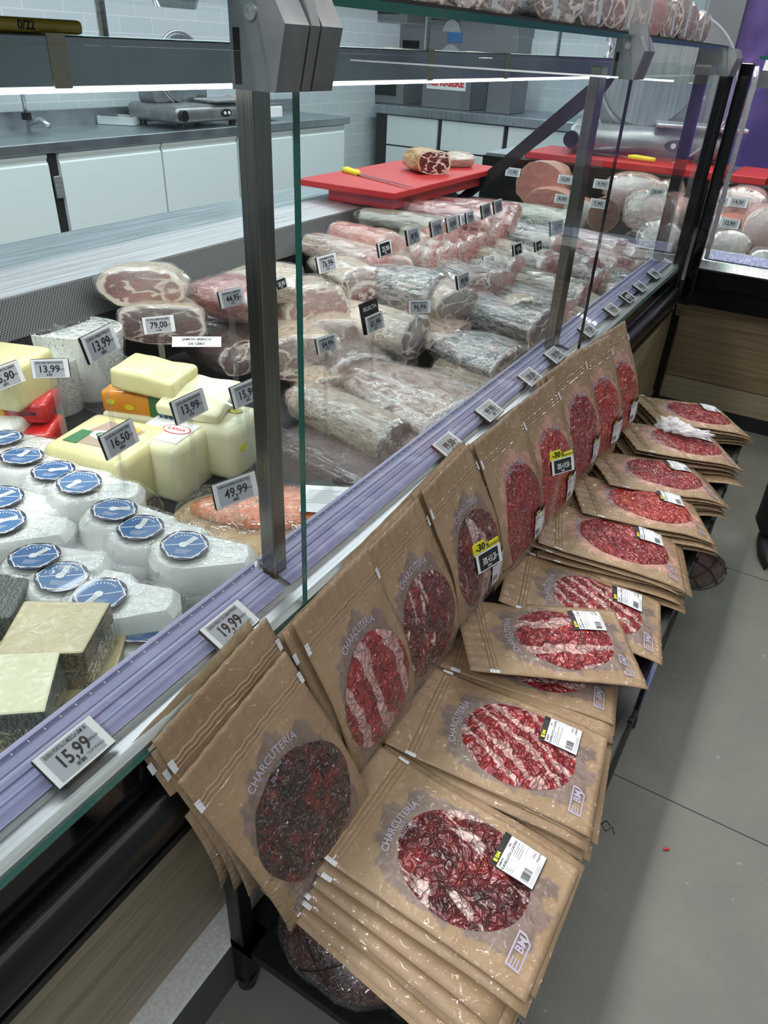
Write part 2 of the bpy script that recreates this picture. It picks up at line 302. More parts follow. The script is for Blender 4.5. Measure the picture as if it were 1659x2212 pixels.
# ------------------------------------------------------------------ mesh helpers
class MB:
    def __init__(s): s.v = []; s.f = []; s.mi = []; s.uv = {}
    def quad(s, a, b, c, d, mi=0):
        n = len(s.v); s.v += [tuple(a), tuple(b), tuple(c), tuple(d)]; s.f.append((n, n+1, n+2, n+3)); s.mi.append(mi)
    def box(s, a, b, mi=0, mat=None, bev=0):
        x0, y0, z0 = a; x1, y1, z1 = b
        if x0 > x1: x0, x1 = x1, x0
        if y0 > y1: y0, y1 = y1, y0
        if z0 > z1: z0, z1 = z1, z0
        bm = bmesh.new()
        vs = [bm.verts.new(p) for p in ((x0, y0, z0), (x1, y0, z0), (x1, y1, z0), (x0, y1, z0), (x0, y0, z1), (x1, y0, z1), (x1, y1, z1), (x0, y1, z1))]
        for q in ((3, 2, 1, 0), (4, 5, 6, 7), (0, 1, 5, 4), (1, 2, 6, 5), (2, 3, 7, 6), (3, 0, 4, 7)): bm.faces.new([vs[i] for i in q])
        if bev: bmesh.ops.bevel(bm, geom=bm.edges[:], offset=bev, segments=3, affect='EDGES', profile=.5)
        s.add_bm(bm, mi, mat); return s
    def add_bm(s, bm, mi=0, mat=None):
        bm.verts.index_update(); n = len(s.v)
        for v in bm.verts: s.v.append(tuple(mat @ v.co) if mat else tuple(v.co))
        for f in bm.faces: s.f.append(tuple(n+v.index for v in f.verts)); s.mi.append(mi)
        bm.free()
    def tube(s, pts, r, seg=8, mi=0, caps=True):
        pts = [Vector(p) for p in pts]; rs = r if isinstance(r, (list, tuple)) else [r]*len(pts); n0 = len(s.v)
        up = Vector((0, 0, 1)); 
        for i, p in enumerate(pts):
            d = (pts[min(i+1, len(pts)-1)] - pts[max(i-1, 0)]).normalized()
            a = d.cross(up if abs(d.z) < .95 else Vector((1, 0, 0))).normalized(); b = a.cross(d)
            for k in range(seg):
                t = 2*pi*k/seg; s.v.append(tuple(p + (a*cos(t)+b*sin(t))*rs[i]))
        for i in range(len(pts)-1):
            for k in range(seg):
                a0 = n0+i*seg+k; a1 = n0+i*seg+(k+1) % seg; s.f.append((a0, a1, a1+seg, a0+seg)); s.mi.append(mi)
        if caps:
            s.f.append(tuple(n0+k for k in range(seg))[::-1]); s.mi.append(mi); s.f.append(tuple(n0+(len(pts)-1)*seg+k for k in range(seg))); s.mi.append(mi)
        return s
    def prism(s, poly, z0, z1, mi=0, mat=None, axis='z'):
        n0 = len(s.v); N = len(poly)
        for z in (z0, z1):
            for x, y in poly:
                p = {'z': (x, y, z), 'y': (x, z, y), 'x': (z, x, y)}[axis]
                s.v.append(tuple(mat @ Vector(p)) if mat else p)
        s.f.append(tuple(range(n0, n0+N))[::-1]); s.f.append(tuple(range(n0+N, n0+2*N))); s.mi += [mi, mi]
        for i in range(N):
            j = (i+1) % N; s.f.append((n0+i, n0+j, n0+N+j, n0+N+i)); s.mi.append(mi)
        return s
    def disc(s, c, r, z, mi=0, seg=40, fn=None, ry=None):
        n0 = len(s.v); ry = ry or r
        for k in range(seg):
            t = 2*pi*k/seg; s.v.append((c[0]+r*cos(t), c[1]+ry*sin(t), z))
        s.f.append(tuple(range(n0, n0+seg))); s.mi.append(mi); return s
    def build(s, name, mats, parent=None, loc=None, rot=None, smooth=False, uvs=None, fix=True, auto=None):
        me = bpy.data.meshes.new(name); me.from_pydata(s.v, [], s.f)
        for m in (mats if isinstance(mats, (list, tuple)) else [mats]): me.materials.append(m)
        me.polygons.foreach_set('material_index', s.mi)
        if fix:
            bm = bmesh.new(); bm.from_mesh(me); bmesh.ops.recalc_face_normals(bm, faces=bm.faces[:]); bm.to_mesh(me); bm.free()
        if uvs:
            l = me.uv_layers.new(name='UVMap')
            for i, lp in enumerate(me.loops): l.data[i].uv = uvs[lp.vertex_index]
        if smooth: me.polygons.foreach_set('use_smooth', [True]*len(me.polygons))
        me.update()
        o = bpy.data.objects.new(name, me); COL.objects.link(o)
        if parent: o.parent = parent
        if loc is not None: o.location = loc
        if rot is not None: o.rotation_euler = rot
        if smooth and auto:
            m = o.modifiers.new('edge', 'EDGE_SPLIT'); m.split_angle = radians(auto)
        return o
def sharpen(me, deg=28):
    bm = bmesh.new(); bm.from_mesh(me); es = [e for e in bm.edges if len(e.link_faces) == 2 and e.calc_face_angle(0) > radians(deg)]
    bmesh.ops.split_edges(bm, edges=es); bm.to_mesh(me); bm.free(); return me
def link_mesh(name, me, parent=None, loc=None, rot=None, scale=None):
    o = bpy.data.objects.new(name, me); COL.objects.link(o)
    if parent: o.parent = parent
    if loc is not None: o.location = loc
    if rot is not None: o.rotation_euler = rot
    if scale is not None: o.scale = scale
    return o
def empty(name, loc=(0, 0, 0), rot=(0, 0, 0), scale=(1, 1, 1)):
    o = bpy.data.objects.new(name, None); COL.objects.link(o); o.location = loc; o.rotation_euler = rot; o.scale = scale; o.empty_display_size = .05; return o
def tag(o, label, cat, group=None, kind=None):
    if label: o['label'] = label
    if cat: o['category'] = cat
    if group: o['group'] = group
    if kind: o['kind'] = kind
    return o
def struct(name, mb, mat, **k): o = mb.build(name, mat, **k); o['kind'] = 'structure'; return o
_tc = {}
def text_data(body, size, bold=.0, width=None):
    key = (body, size, bold, width)
    if key in _tc: return _tc[key]
    cu = bpy.data.curves.new('t', 'FONT'); cu.body = body; cu.size = size; cu.align_x = 'CENTER'; cu.align_y = 'CENTER'; cu.offset = bold*size; cu.resolution_u = 2
    ob = bpy.data.objects.new('t', cu); COL.objects.link(ob); bpy.context.view_layer.update()
    me = bpy.data.meshes.new_from_object(ob.evaluated_get(bpy.context.evaluated_depsgraph_get()))
    bpy.data.objects.remove(ob); bpy.data.curves.remove(cu)
    vs = [v.co.copy() for v in me.vertices]; fs = [tuple(p.vertices) for p in me.polygons]; bpy.data.meshes.remove(me)
    if width and vs:
        x0 = min(v.x for v in vs); x1 = max(v.x for v in vs); k = width/(x1-x0)
        for v in vs: v.x = (v.x-(x0+x1)/2)*k
    _tc[key] = (vs, fs); return _tc[key]
def add_text(mb, body, size, fn, mi=0, bold=.0, width=None):
    vs, fs = text_data(body, size, bold, width); n = len(mb.v)
    mb.v += [tuple(fn(v.x, v.y)) for v in vs]
    for f in fs: mb.f.append(tuple(n+i for i in f)); mb.mi.append(mi)
def barcode(mb, x, y, w, h, fn, mi=0, n=22, seed=1):
    r = random.Random(seed); q = x
    while q < x+w:
        b = r.choice((.4, .8, 1.2))*w/n; mb.quad(fn(q, y), fn(q+b, y), fn(q+b, y+h), fn(q, y+h), mi); q += b+r.choice((.4, .7, 1.1))*w/n
# ------------------------------------------------------------------ the setting
struct('floor', MB().box((-7, -1.5, -.05), (4, 10, 0)), M['floor'])
struct('trim_1', MB().prism([(-.60, 0), (-.505, 0), (-.507, .117), (-.512, .12), (-.60, .12)], -.6, 3.35, axis='y'), [M['kerb']])
for p in bpy.data.objects['trim_1'].data.polygons: pass
bpy.data.objects['trim_1'].data.materials.append(M['kerbface'])
for p in bpy.data.objects['trim_1'].data.polygons:
    if p.normal.x > .7: p.material_index = 1
t2 = struct('trim_2', MB().prism([(3.48, 0), (3.58, 0), (3.58, .12), (3.487, .12), (3.48, .117)], -.60, 1.4, axis='x'), [M['kerb'], M['kerbface']])
for p in t2.data.polygons:
    if p.normal.y < -.7: p.material_index = 1
struct('wall_left', MB().box((-4.80, -1.5, 0), (-4.70, 9.0, 3.2)), M['tile'])
struct('wall_far', MB().box((-4.75, 8.5, 0), (3.0, 8.6, 3.2)), M['tile'])
struct('wall_purple', MB().box((-1.02, 6.5, 0), (2.2, 6.56, 3.2)), M['purple'])
struct('trim_3', MB().box((-1.28, 6.42, 0), (-1.02, 6.6, 3.2)), M['grey_panel'])
# ------------------------------------------------------------------ main display counter
YE = 3.02
def counter_body():
    c = empty('refrigerated_counter', (-.9, 1.2, 0)); tag(c, 'long glass fronted refrigerated serve-over counter with oak laminate front, full of cheese and ham', 'counter')
    L = Vector((.9, -1.2, 0))
    def P(mb, name, m, lab=None, **k):
        o = mb.build(name, m, c, loc=L, **k)
        if lab: o['label'] = lab
        return o
    P(MB().prism([(-.60, .12), (-.562, .12), (-.478, .60), (-.52, .60)], -.6, YE, axis='y'), 'front_panel', M['wood_y'], 'oak laminate front panel')
    P(MB().prism([(-.53, .59), (-.476, .59), (-.474, .745), (-.53, .745)], -.6, YE, axis='y'), 'front_band', M['gloss_black'], 'glossy black band below the glass')
    b = MB(); pts = [(-.466+.024*cos(t), .652+.036*sin(t)) for t in [i*2*pi/24 for i in range(24)]]; b.prism(pts, -.6, YE-.02, axis='y')
    b.prism([(-.476, .595), (-.452, .6), (-.452, .612), (-.476, .615)], -.6, YE-.02, axis='y')
    P(b, 'bumper_rail', M['black'], 'black bumper rail', smooth=True, auto=40)
    P(MB().prism([(-.60, .70), (-.474, .745), (-.472, .765), (-.48, .772), (-.500, .7685), (-.508, .772), (-.57, .786), (-.576, .782), (-.60, .72)], -.6, YE, axis='y'), 'front_rail', M['alu'], 'satin aluminium front rail')
    for a, bb in ((-.6, .628), (.64, 1.80), (1.82, 2.98)):
        k = MB(); k.prism([(-.562, .787), (-.505, .7745), (-.504, .7765), (-.52, .7805), (-.561, .7895)], a, bb, axis='y')
        k.prism([(-.5655, .784), (-.560, .784), (-.560, .794), (-.5655, .795)], a, bb, axis='y')
        for i in range(3): k.prism([(-.548+.012*i, .7855-.0028*i), (-.545+.012*i, .785-.0028*i), (-.5455+.012*i, .7880-.0028*i), (-.5475+.012*i, .7884-.0028*i)], a, bb, axis='y')
        y = a+.02
        while y < bb and y < 1.9:
            k.box((-.560, y, .7905), (-.5568, y+.0009, .7918), 1); y += .02
        P(k, 'label_strip', [M['strip'], M['offwhite']], 'lilac plastic label strip')
    P(MB().box((-1.42, -.6, .56), (-.60, YE, .60)).prism([(-1.42, .60), (-.60, .60), (-.60, .645), (-1.42, .70)], -.6, YE, axis='y'), 'deck', M['foam'], 'black ribbed display deck')
    P(MB().prism([(-1.44, .6), (-1.41, .6), (-1.41, .862), (-1.44, .862)], -.6, YE, axis='y'), 'back_wall', M['black'])
    P(MB().prism([(-1.45, .862), (-1.412, .862), (-1.452, .932), (-1.47, .932)], -.6, YE, axis='y'), 'air_grille', M['grille'], 'perforated grey air grille')
    P(MB().prism([(-1.62, .90), (-1.455, .90), (-1.455, .936), (-1.60, .944), (-1.62, .944)], -.6, YE+.1, axis='y'), 'back_rail', M['alu'], 'bright aluminium edge of the worktop')
    P(MB().prism([(-1.84, .88), (-1.62, .88), (-1.62, .94), (-1.84, .94)], -.6, YE+.1, axis='y'), 'service_worktop', M['steel_h'], 'grey steel service worktop')
    P(MB().box((-1.80, -.6, 0), (-.62, YE, .56)), 'base_cabinet', M['blackmat'])
    # posts, clamps, glass
    for y0, sm, pw in ((.632, .632, .027), (1.752, 1.789, .048)):
        P(MB().box((-.550, y0, .77), (-.527, y0+pw, 1.40), bev=.0015), 'steel_post', M['steel'], 'square brushed steel post')
        for k, (ya, w) in enumerate(((sm-.060, .034), (sm-.023, .013), (sm-.007, .032))):
            z1 = 1.455 if k != 1 else 1.475
            q = P(MB().prism([(-.500, 1.38), (-.452, 1.38), (-.440, 1.43), (-.455, z1), (-.500, z1)], ya, ya+w, axis='y'), 'glass_clamp', M['cast'], 'grey cast metal glass clamp')
            if k != 1:
                s = MB(); s.prism([(-.496, 1.384), (-.489, 1.384), (-.489, 1.426), (-.496, 1.426)], ya-.0006, ya+.002, axis='y'); s.build('slot', M['black'], q)
                s = MB(); s.tube([(-.475, ya-.002, 1.437), (-.475, ya+.004, 1.437)], .006, 16); s.build('bolt', M['alu'], q)
    P(MB().box((-.566, YE-.09, .77), (-.53, YE-.05, 1.40)), 'steel_post', M['black'], 'black end post')
    P(MB().box((-.50, YE-.03, .62), (-.462, YE+.02, 1.44), bev=.004), 'end_frame', M['gloss_black'], 'glossy black corner frame')
    for ya, w in ((YE-.16, .05), (YE-.08, .05)):
        P(MB().prism([(-.56, 1.38), (-.452, 1.38), (-.440, 1.43), (-.455, 1.455), (-.56, 1.455)], ya, ya+w, axis='y'), 'glass_clamp', M['cast'], 'grey cast metal glass clamp')
    for a, bb in ((-.6, .626), (.632, 1.786), (1.790, YE-.035)):
        g = P(MB().box((-.474, a, .757), (-.467, bb, 1.41), bev=.0008), 'glass_pane', M['glass'], 'clear front glass pane')
        e = MB(); e.box((-.4742, a, .756), (-.4668, bb, .7575)).build('lower_edge', M['glass_edge'], g); e = MB(); e.box((-.4742, bb-(.0012 if bb < 1 else .0004), .757), (-.4668, bb, 1.38)); e.build('pane_edge', M['glass_edge'] if bb < 1 else M['black'], g)
    g = P(MB().prism([(-1.44, .80), (-.50, .66), (-.50, 1.38), (-.86, 1.38)], YE-.01, YE-.004, axis='y'), 'end_pane', M['glass'], 'clear sloped end pane')
    P(MB().prism([(-1.48, .84), (-1.43, .84), (-.88, 1.31), (-.84, 1.38), (-.885, 1.38)], YE-.012, YE+.01, axis='y'), 'end_frame', M['blackmat'], 'black sloping frame of the end pane')
    # canopy with lamp strip and glass shelf above
    P(MB().box((-.90, -.6, 1.362), (-.80, YE-.1, 1.412), bev=.002), 'canopy', M['steel_h'], 'brushed steel lamp canopy')
    for y in [at(q_, 130, x=-.8).y for q_ in (108, 925, 1092)]: P(MB().box((-.905, y, 1.361), (-.799, y+.024, 1.4135)), 'canopy_tape', M['cream'], 'cream strip of tape on the canopy')
    P(MB().box((-.845, -.6, 1.3565), (-.800, YE-.15, 1.361)), 'lamp_strip', M['led'], 'glowing lamp strip under the canopy')
    P(MB().box((-.88, -.6, 1.448), (-.474, YE-.02, 1.456)), 'glass_shelf', M['glass_shelf'], 'glass top shelf')
    P(MB().box((-.4738, -.6, 1.4475), (-.4725, YE-.02, 1.4565)), 'shelf_edge', M['glass_edge'], 'green front edge of the glass shelf')
    P(MB().box((-.86, -.6, 1.4565), (-.49, YE-.05, 1.462)), 'shelf_mat', M['foam'], 'black mat on the glass shelf')
    for y in (.75, 1.6, 2.4):
        P(MB().tube([(-.86, y, 1.41), (-.86, y, 1.448)], .006), 'shelf_bracket', M['alu'])
    # clear divider between the cheese and the ham
    dv = MB(); dv.prism([(-1.39, .70), (-.66, .645), (-.66, .775), (-.70, .80), (-1.39, .88)], .965, .970, axis='y')
    d = P(dv, 'section_divider', M['acrylic'], 'clear acrylic divider between cheese and ham')
    return c
counter_body()
area('counter_lamp', (-.86, 1.2, 1.345), .04, 3.5, 4.5, (1, .97, .97))
# ------------------------------------------------------------------ second counter across the far end
def counter2():
    c = empty('corner_counter', (-.2, 3.6, 0)); tag(c, 'second refrigerated counter across the far end, selling cooked ham, with oak laminate front', 'counter')
    L = Vector((.2, -3.6, 0)); x0, x1 = -.43, 1.3
    def P(mb, name, m, lab=None, **k):
        o = mb.build(name, m, c, loc=L, **k)
        if lab: o['label'] = lab
        return o
    P(MB().prism([(3.26, .60), (3.42, .20), (3.46, .20), (3.34, .60)], x0-.06, x1, axis='x'), 'front_panel', M['wood_x'], 'oak laminate front panel')
    P(MB().prism([(3.425, .195), (3.465, .07), (3.49, .07), (3.46, .195)], x0-.06, x1, axis='x'), 'kick_board', M['wood_l'], 'pale oak kick board')
    P(MB().prism([(3.20, .58), (3.28, .565), (3.30, .665), (3.19, .665)], x0-.03, x1, axis='x'), 'bumper_rail', M['black'], 'black bumper')
    P(MB().prism([(3.17, .665), (3.25, .665), (3.25, .745), (3.13, .745)], x0, x1, axis='x'), 'front_band', M['gloss_black'])
    P(MB().prism([(3.11, .745), (3.13, .735), (3.26, .74), (3.26, .79), (3.21, .79), (3.13, .772)], x0, x1, axis='x'), 'front_rail', M['alu'], 'satin aluminium front rail')
    P(MB().prism([(3.14, .776), (3.21, .794), (3.21, .797), (3.14, .779)], x0+.02, x1, axis='x'), 'label_strip', M['strip'], 'lilac plastic label strip')
    P(MB().prism([(3.24, .60), (4.10, .62), (4.10, .72), (3.24, .66)], -1.8, x1, axis='x'), 'deck', M['foam'])
    P(MB().box((-1.8, 4.08, .6), (x1, 4.12, .93)), 'back_wall', M['black'])
    P(MB().box((-1.8, 4.12, .88), (x1, 4.75, .94)), 'service_worktop', M['steel_h'], 'steel service worktop')
    P(MB().box((-1.8, 3.47, 0), (x1, 4.7, .6)), 'base_cabinet', M['blackmat'])
    P(MB().box((x0-.03, 3.10, .60), (x0+.012, 3.14, 1.42), bev=.004), 'corner_frame', M['gloss_black'], 'glossy black corner frame')
    P(MB().box((x0+.018, 3.115, .78), (x0+.034, 3.13, 1.38)), 'glass_trim', M['alu'])
    g = P(MB().box((x0+.03, 3.12, .765), (x1, 3.127, 1.41)), 'glass_pane', M['glass'], 'clear front glass pane')
    for xa in (x0+.045, x0+.11): P(MB().prism([(3.18, 1.35), (3.09, 1.35), (3.08, 1.40), (3.10, 1.43), (3.18, 1.43)], xa, xa+.05, axis='x'), 'glass_clamp', M['cast'], 'grey cast metal glass clamp')
    P(MB().box((x0+.02, 3.13, 1.432), (x1, 3.5, 1.44)), 'glass_shelf', M['glass_shelf']); P(MB().box((x0+.02, 3.128, 1.431), (x1, 3.13, 1.441)), 'shelf_edge', M['glass_edge'])
    P(MB().box((x0+.1, 3.40, 1.35), (x1, 3.5, 1.40)), 'canopy', M['steel_h']); P(MB().box((x0+.1, 3.40, 1.343), (x1, 3.44, 1.35)), 'lamp_strip', M['led'], 'glowing lamp strip')
    P(MB().box((-.60, 3.02, .12), (-.50, 3.46, .60)), 'corner_panel', M['wood_x']); P(MB().box((-.498, 3.30, .15), (-.47, 3.34, .50)), 'corner_strip', M['black'], 'black strip in the corner')
counter2()
area('corner_counter_lamp', (-.2, 3.5, 1.34), 1.6, .04, 2.4, (1, .95, .95))
# ------------------------------------------------------------------ wire rack in front of the counter
def rack():
    c = empty('display_rack', (-.29, 1.4, 0)); tag(c, 'long black steel rack carrying packs of sliced ham in front of the counter', 'rack')
    L = Vector((.29, -1.4, 0)); x0, x1, y0, y1 = -.503, -.052, .445, 2.42
    def P(mb, name, m, lab=None):
        o = mb.build(name, m, c, loc=L)
        if lab: o['label'] = lab
        return o
    for x in (x0, x1-.03):
        for y in (y0, 1.42, y1-.03):
            if x > -.3 and y == y0: yy = y
            q = P(MB().box((x, y, .012), (x+.028, y+.028, .405), bev=.002), 'leg', M['powder'])
            MB().tube([(x+.014, y+.014, 0), (x+.014, y+.014, .03)], .017, 16).build('foot', M['black'], q)
    t = MB().box((x0, y0, .385), (x1, y0+.03, .412)).box((x0, y1-.03, .385), (x1, y1, .412)).box((x0, y0, .385), (x0+.03, y1, .412)).box((x1-.012, y0, .37), (x1, y1, .415))
    P(t, 'top_frame', M['powder']); P(MB().box((x0, y0, .402), (x1-.01, y1, .409)), 'tray', M['powder'])
    for y in [y0+.2*i for i in range(10)]: P(MB().tube([(x1, y, .395), (x1+.008, y, .395)], .006, 8), 'bolt', M['black'])
    P(MB().box((x1-.004, y0, .30), (x1+.002, y1, .306)).box((x1-.02, y0, .15), (x1, y1, .165)), 'side_rail', M['powder'])
    s = MB().box((x0, y0, .13), (x1, y0+.045, .152)).box((x0, y1-.045, .13), (x1, y1, .152)).box((x0, y0, .13), (x0+.045, y1, .152)).box((x1-.045, y0, .13), (x1, y1, .152))
    for y in (y0+.06,): s.box((x0+.03, y, .131), (x1-.03, y+.012, .150))
    P(s, 'shelf_frame', M['powder'], 'black frame of the lower shelf')
    g = MB(); px, py = .030, .0135; xs = x0+.04; 
    def strand(a, b, w=.0011):
        a = Vector(a); b = Vector(b); d = (b-a).normalized(); n = Vector((-d.y, d.x, 0))*w; u = Vector((0, 0, .0012)); k = len(g.v)
        g.v += [tuple(a-n-u), tuple(a+n-u), tuple(a+n+u), tuple(a-n+u), tuple(b-n-u), tuple(b+n-u), tuple(b+n+u), tuple(b-n+u)]
        for q in ((0, 1, 5, 4), (1, 2, 6, 5), (2, 3, 7, 6), (3, 0, 4, 7)): g.f.append(tuple(k+i for i in q)); g.mi.append(0)
    j = 0; y = y0+.05
    while y < 1.75:
        x = xs + (px/2 if j % 2 else 0)
        while x < x1-.045:
            strand((x, y, .142), (x+px/2, y+py, .142)); strand((x, y, .142), (x-px/2, y+py, .142)) if x-px/2 > xs-.001 else None; x += px
        y += py; j += 1
    P(g, 'mesh_shelf', M['powder'], 'expanded metal mesh of the lower shelf')
rack()
h = empty('label_holder', (-.045, 1.20, .37)); tag(h, 'clear blue plastic label holder clipped to the outer edge of the rack', 'label holder')
MB().box((-.006, -.05, -.02), (.004, .05, .025), bev=.002).build('holder', pm('blue_clear_plastic', (92, 104, 150), .2, coat=.8), h)
MB().box((-.01, -.06, -.035), (.0, -.048, .03)).build('clip', M['black'], h)
# ------------------------------------------------------------------ packs of sliced meat
BW, BL = .200, .335
def belly(u, v):            # height of the front film above the back sheet
    fu = max(0, min(1, (u-.055)/.05)) * max(0, min(1, (BL-.012-u)/.04)); fv = max(0, min(1, v/.035))*max(0, min(1, (BW-v)/.035))
    s = lambda t: t*t*(3-2*t)
    return .0012 + .0055*s(fu)*s(fv)
def bag_surface(curve, seed, twist=0, crinkle=1.0, fat=1.0):
    """local frame: v across (x), -u up the pack (y), height (z). curve(u) -> (distance along -y, height)."""
    def S(v, u, h=0):
        y, z, ang = curve(u)
        w = .0035*crinkle*noise.noise(Vector((v*14, u*14, seed*3.1))) + .0016*crinkle*noise.noise(Vector((v*45, u*40, seed*7.7)))
        edge = .5+.5*min(1, min(v, BW-v, u, BL-u)/.02)
        tw = twist*(v-BW/2)*(u/BL-.4)
        hh = h*(fat if h < -.0012 else 1) + belly(u, v)*fat + w*edge + tw
        if u < .05: hh += .0011*sin(v*260+seed) * crinkle
        return Vector((v-BW/2, -y + sin(ang)*hh, z + cos(ang)*hh))
    return S
def flat_curve(sag=.0, lift=.0):
    def c(u):
        return (u, lift*max(0, 1-u/.10)**2*.5 - sag*max(0, (u-.25)/.085)**2, 0)
    return c
def lean_curve(bend=.0, top=.0):
    # slight curl of the top and belly while leaning
    def c(u):
        t0 = .12 if bend < 0 else .04; th = bend*max(0, u-t0)/(BL-t0); k = bend/(BL-t0)
        if u <= t0 or abs(k) < 1e-6: return (u, top*max(0, 1-u/t0)**2, 0)
        return (t0+sin(th)/k, (1-cos(th))/k, th)
    return c
def bag_grid(S, nu=44, nv=30):
    vs, fs, uv, mi = [], [], [], []
    for side in (0, 1):
        for i in range(nu+1):
            for j in range(nv+1):
                u = BL*i/nu; v = BW*j/nv
                p = S(v, u, 0) if side == 0 else S(v, u, -.0012-belly(u, v)*.999)
                vs.append(tuple(p)); uv.append((v, u))
    K = (nu+1)*(nv+1); idx = lambda s, i, j: s*K+i*(nv+1)+j
    for i in range(nu):
        for j in range(nv):
            fs.append((idx(0, i, j), idx(0, i+1, j), idx(0, i+1, j+1), idx(0, i, j+1))); fs.append((idx(1, i, j), idx(1, i, j+1), idx(1, i+1, j+1), idx(1, i+1, j)))
    for i in range(nu):
        for j in (0, nv): fs.append((idx(0, i, j), idx(1, i, j), idx(1, i+1, j), idx(0, i+1, j)))
    for j in range(nv):
        for i in (0, nu): fs.append((idx(0, i, j), idx(0, i, j+1), idx(1, i, j+1), idx(1, i, j)))
    m = MB(); m.v = vs; m.f = fs; m.mi = [0]*len(fs); return m, uv
def ham_pack(name, label, S, style, kraft, seed, sticker=True, win=(.1, .197, .079, .092), group=None, stick_uv=(.150, .258), text=True, irregular=.0):
    root = empty(name); tag(root, label, 'pack of sliced ham', group)
    m, uv = bag_grid(S); m.build('pouch', M[kraft], root, smooth=True, uvs=uv)
    # zip closure: two ridges
    z = MB()
    for u0, w, hh in ((.040, .003, .0022), (.047, .0025, .0018), (.054, .002, .0012)):
        for j in range(40):
            va, vb = BW*j/40, BW*(j+1)/40
            z.quad(S(va, u0-w/2, .0003), S(vb, u0-w/2, .0003), S(vb, u0, hh), S(va, u0, hh)); z.quad(S(va, u0, hh), S(vb, u0, hh), S(vb, u0+w/2, .0003), S(va, u0+w/2, .0003))
    z.build('zip_closure', M['kraft'], root, fix=False)['label'] = 'zip closure ridges'
    t = MB(); t.quad(S(0, .036, .0018)-Vector((.0015, 0, 0)), S(.006, .036, .0018), S(.006, .054, .0018), S(0, .054, .0018)-Vector((.0015, 0, 0)))
    t.build('tear_tab', M['paper'], root)['label'] = 'white tear tab'
    t = MB(); t.quad(S(BW-.005, .036, .0018), S(BW, .036, .0018)+Vector((.001, 0, 0)), S(BW, .054, .0018)+Vector((.001, 0, 0)), S(BW-.005, .054, .0018)); t.build('tear_tab', M['paper'], root)['label'] = 'white tear tab'
    cx, cy, rx, ry = win; w = MB(); wuv = []; NR, NS = 14, 64
    for i in range(NR+1):
        for k in range(NS):
            a = 2*pi*k/NS; rr = i/NR; q = 1+irregular*(noise.noise(Vector((cos(a)*1.5, sin(a)*1.5, seed)))) 
            v = cx+rx*q*rr*cos(a); u = cy+ry*q*rr*sin(a)
            b = .0016*(1-rr**4) + .0022*noise.noise(Vector((v*60, u*60, seed*2)))*(1-rr**6)
            w.v.append(tuple(S(min(max(v, .002), BW-.002), u, .0007+b))); wuv.append((v+seed*.37, u+seed*.21))
    for i in range(NR):
        for k in range(NS):
            k2 = (k+1) % NS; w.f.append((i*NS+k, (i+1)*NS+k, (i+1)*NS+k2, i*NS+k2)); w.mi.append(0)
    w.build('window', M['w_'+style], root, smooth=True, uvs=wuv, fix=False)['label'] = 'clear window showing the sliced meat'
    if text:
        p = MB(); cu, R = cy+.02, .135
        # title follows a gentle arc above the window
        def arc(x, y):
            a = x/R; rr = R+y; return S(cx+rr*sin(a), cy+.028-rr*cos(a), .0012)
        add_text(p, 'CHARCUTERÍA', .0155, arc, bold=.012, width=.094)
        p.build('title_print', M['lilac'], root, fix=False)
        p = MB(); add_text(p, 'LA MEJOR', .004, lambda x, y: S(cx+x, .098-y, .0012)); add_text(p, 'SELECCIÓN', .0075, lambda x, y: S(cx+x, .106-y, .0012), width=.034)
        p.build('subtitle_print', M['lilac'], root, fix=False)
        p = MB(); lx, ly = .046, .305      # emblem: outlined tag with a book mark and two letters
        fn = lambda x, y: S(lx+x, ly-y, .0013)
        pts = [(-.021, -.008), (.014, -.008), (.021, 0), (.021, .008), (-.021, .008)]
        for i in range(5):
            a, b = pts[i], pts[(i+1) % 5]; sc = 1.16; p.quad(fn(a[0]*sc, a[1]*sc*1.1), fn(b[0]*sc, b[1]*sc*1.1), fn(b[0], b[1]), fn(a[0], a[1]))
        for i in range(3): p.quad(fn(-.021, -.005+.004*i), fn(-.010, -.005+.004*i), fn(-.010, -.003+.004*i), fn(-.021, -.003+.004*i))
        add_text(p, 'BM', .016, lambda x, y: fn(x+.008, y), bold=.03)
        p.build('emblem_print', M['lilac'], root, fix=False)
    if sticker:
        su, sv = stick_uv[1], stick_uv[0]; sw, sh = .055, .054; a0 = radians(-2+4*random.random())
        def F(x, y, h=.003): return S(min(BW-.001, sv+x*cos(a0)-y*sin(a0)), su-(x*sin(a0)+y*cos(a0)), h+.0008)
        def sheet(mb, x0, y0, x1, y1, h, mi=0, n=6):
            for i in range(n):
                for j in range(n):
                    xa, xb = x0+(x1-x0)*i/n, x0+(x1-x0)*(i+1)/n; ya, yb = y0+(y1-y0)*j/n, y0+(y1-y0)*(j+1)/n
                    mb.quad(F(xa, ya, h), F(xb, ya, h), F(xb, yb, h), F(xa, yb, h), mi)
        s = MB(); sheet(s, -sw/2-.001, -sh/2-.001, sw/2+.001, sh/2+.010, .0032, 0); sheet(s, -sw/2, -sh/2, sw/2, sh/2, .0040, 1)
        st = s.build('price_sticker', [M['ink'], M['paper']], root, fix=False); st['label'] = 'white price sticker on a black backing'
        g = MB(); G = lambda x, y: F(x, y, .0046)
        add_text(g, 'JAMÓN', .0042, lambda x, y: G(x-.018, y+.0235), bold=.01); add_text(g, '50%', .004, lambda x, y: G(x+.012, y+.0235), bold=.01)
        add_text(g, 'R.IB.BELLOTA L.CASTRO', .0048, lambda x, y: G(x-.001, y+.018), bold=.015, width=.05)
        for i in range(4): g.quad(G(-.025, .0135-.0028*i), G(.024-.006*(i % 2), .0135-.0028*i), G(.024-.006*(i % 2), .0130-.0028*i), G(-.025, .0130-.0028*i))
        barcode(g, -.024, -.019, .018, .012, G, seed=seed)
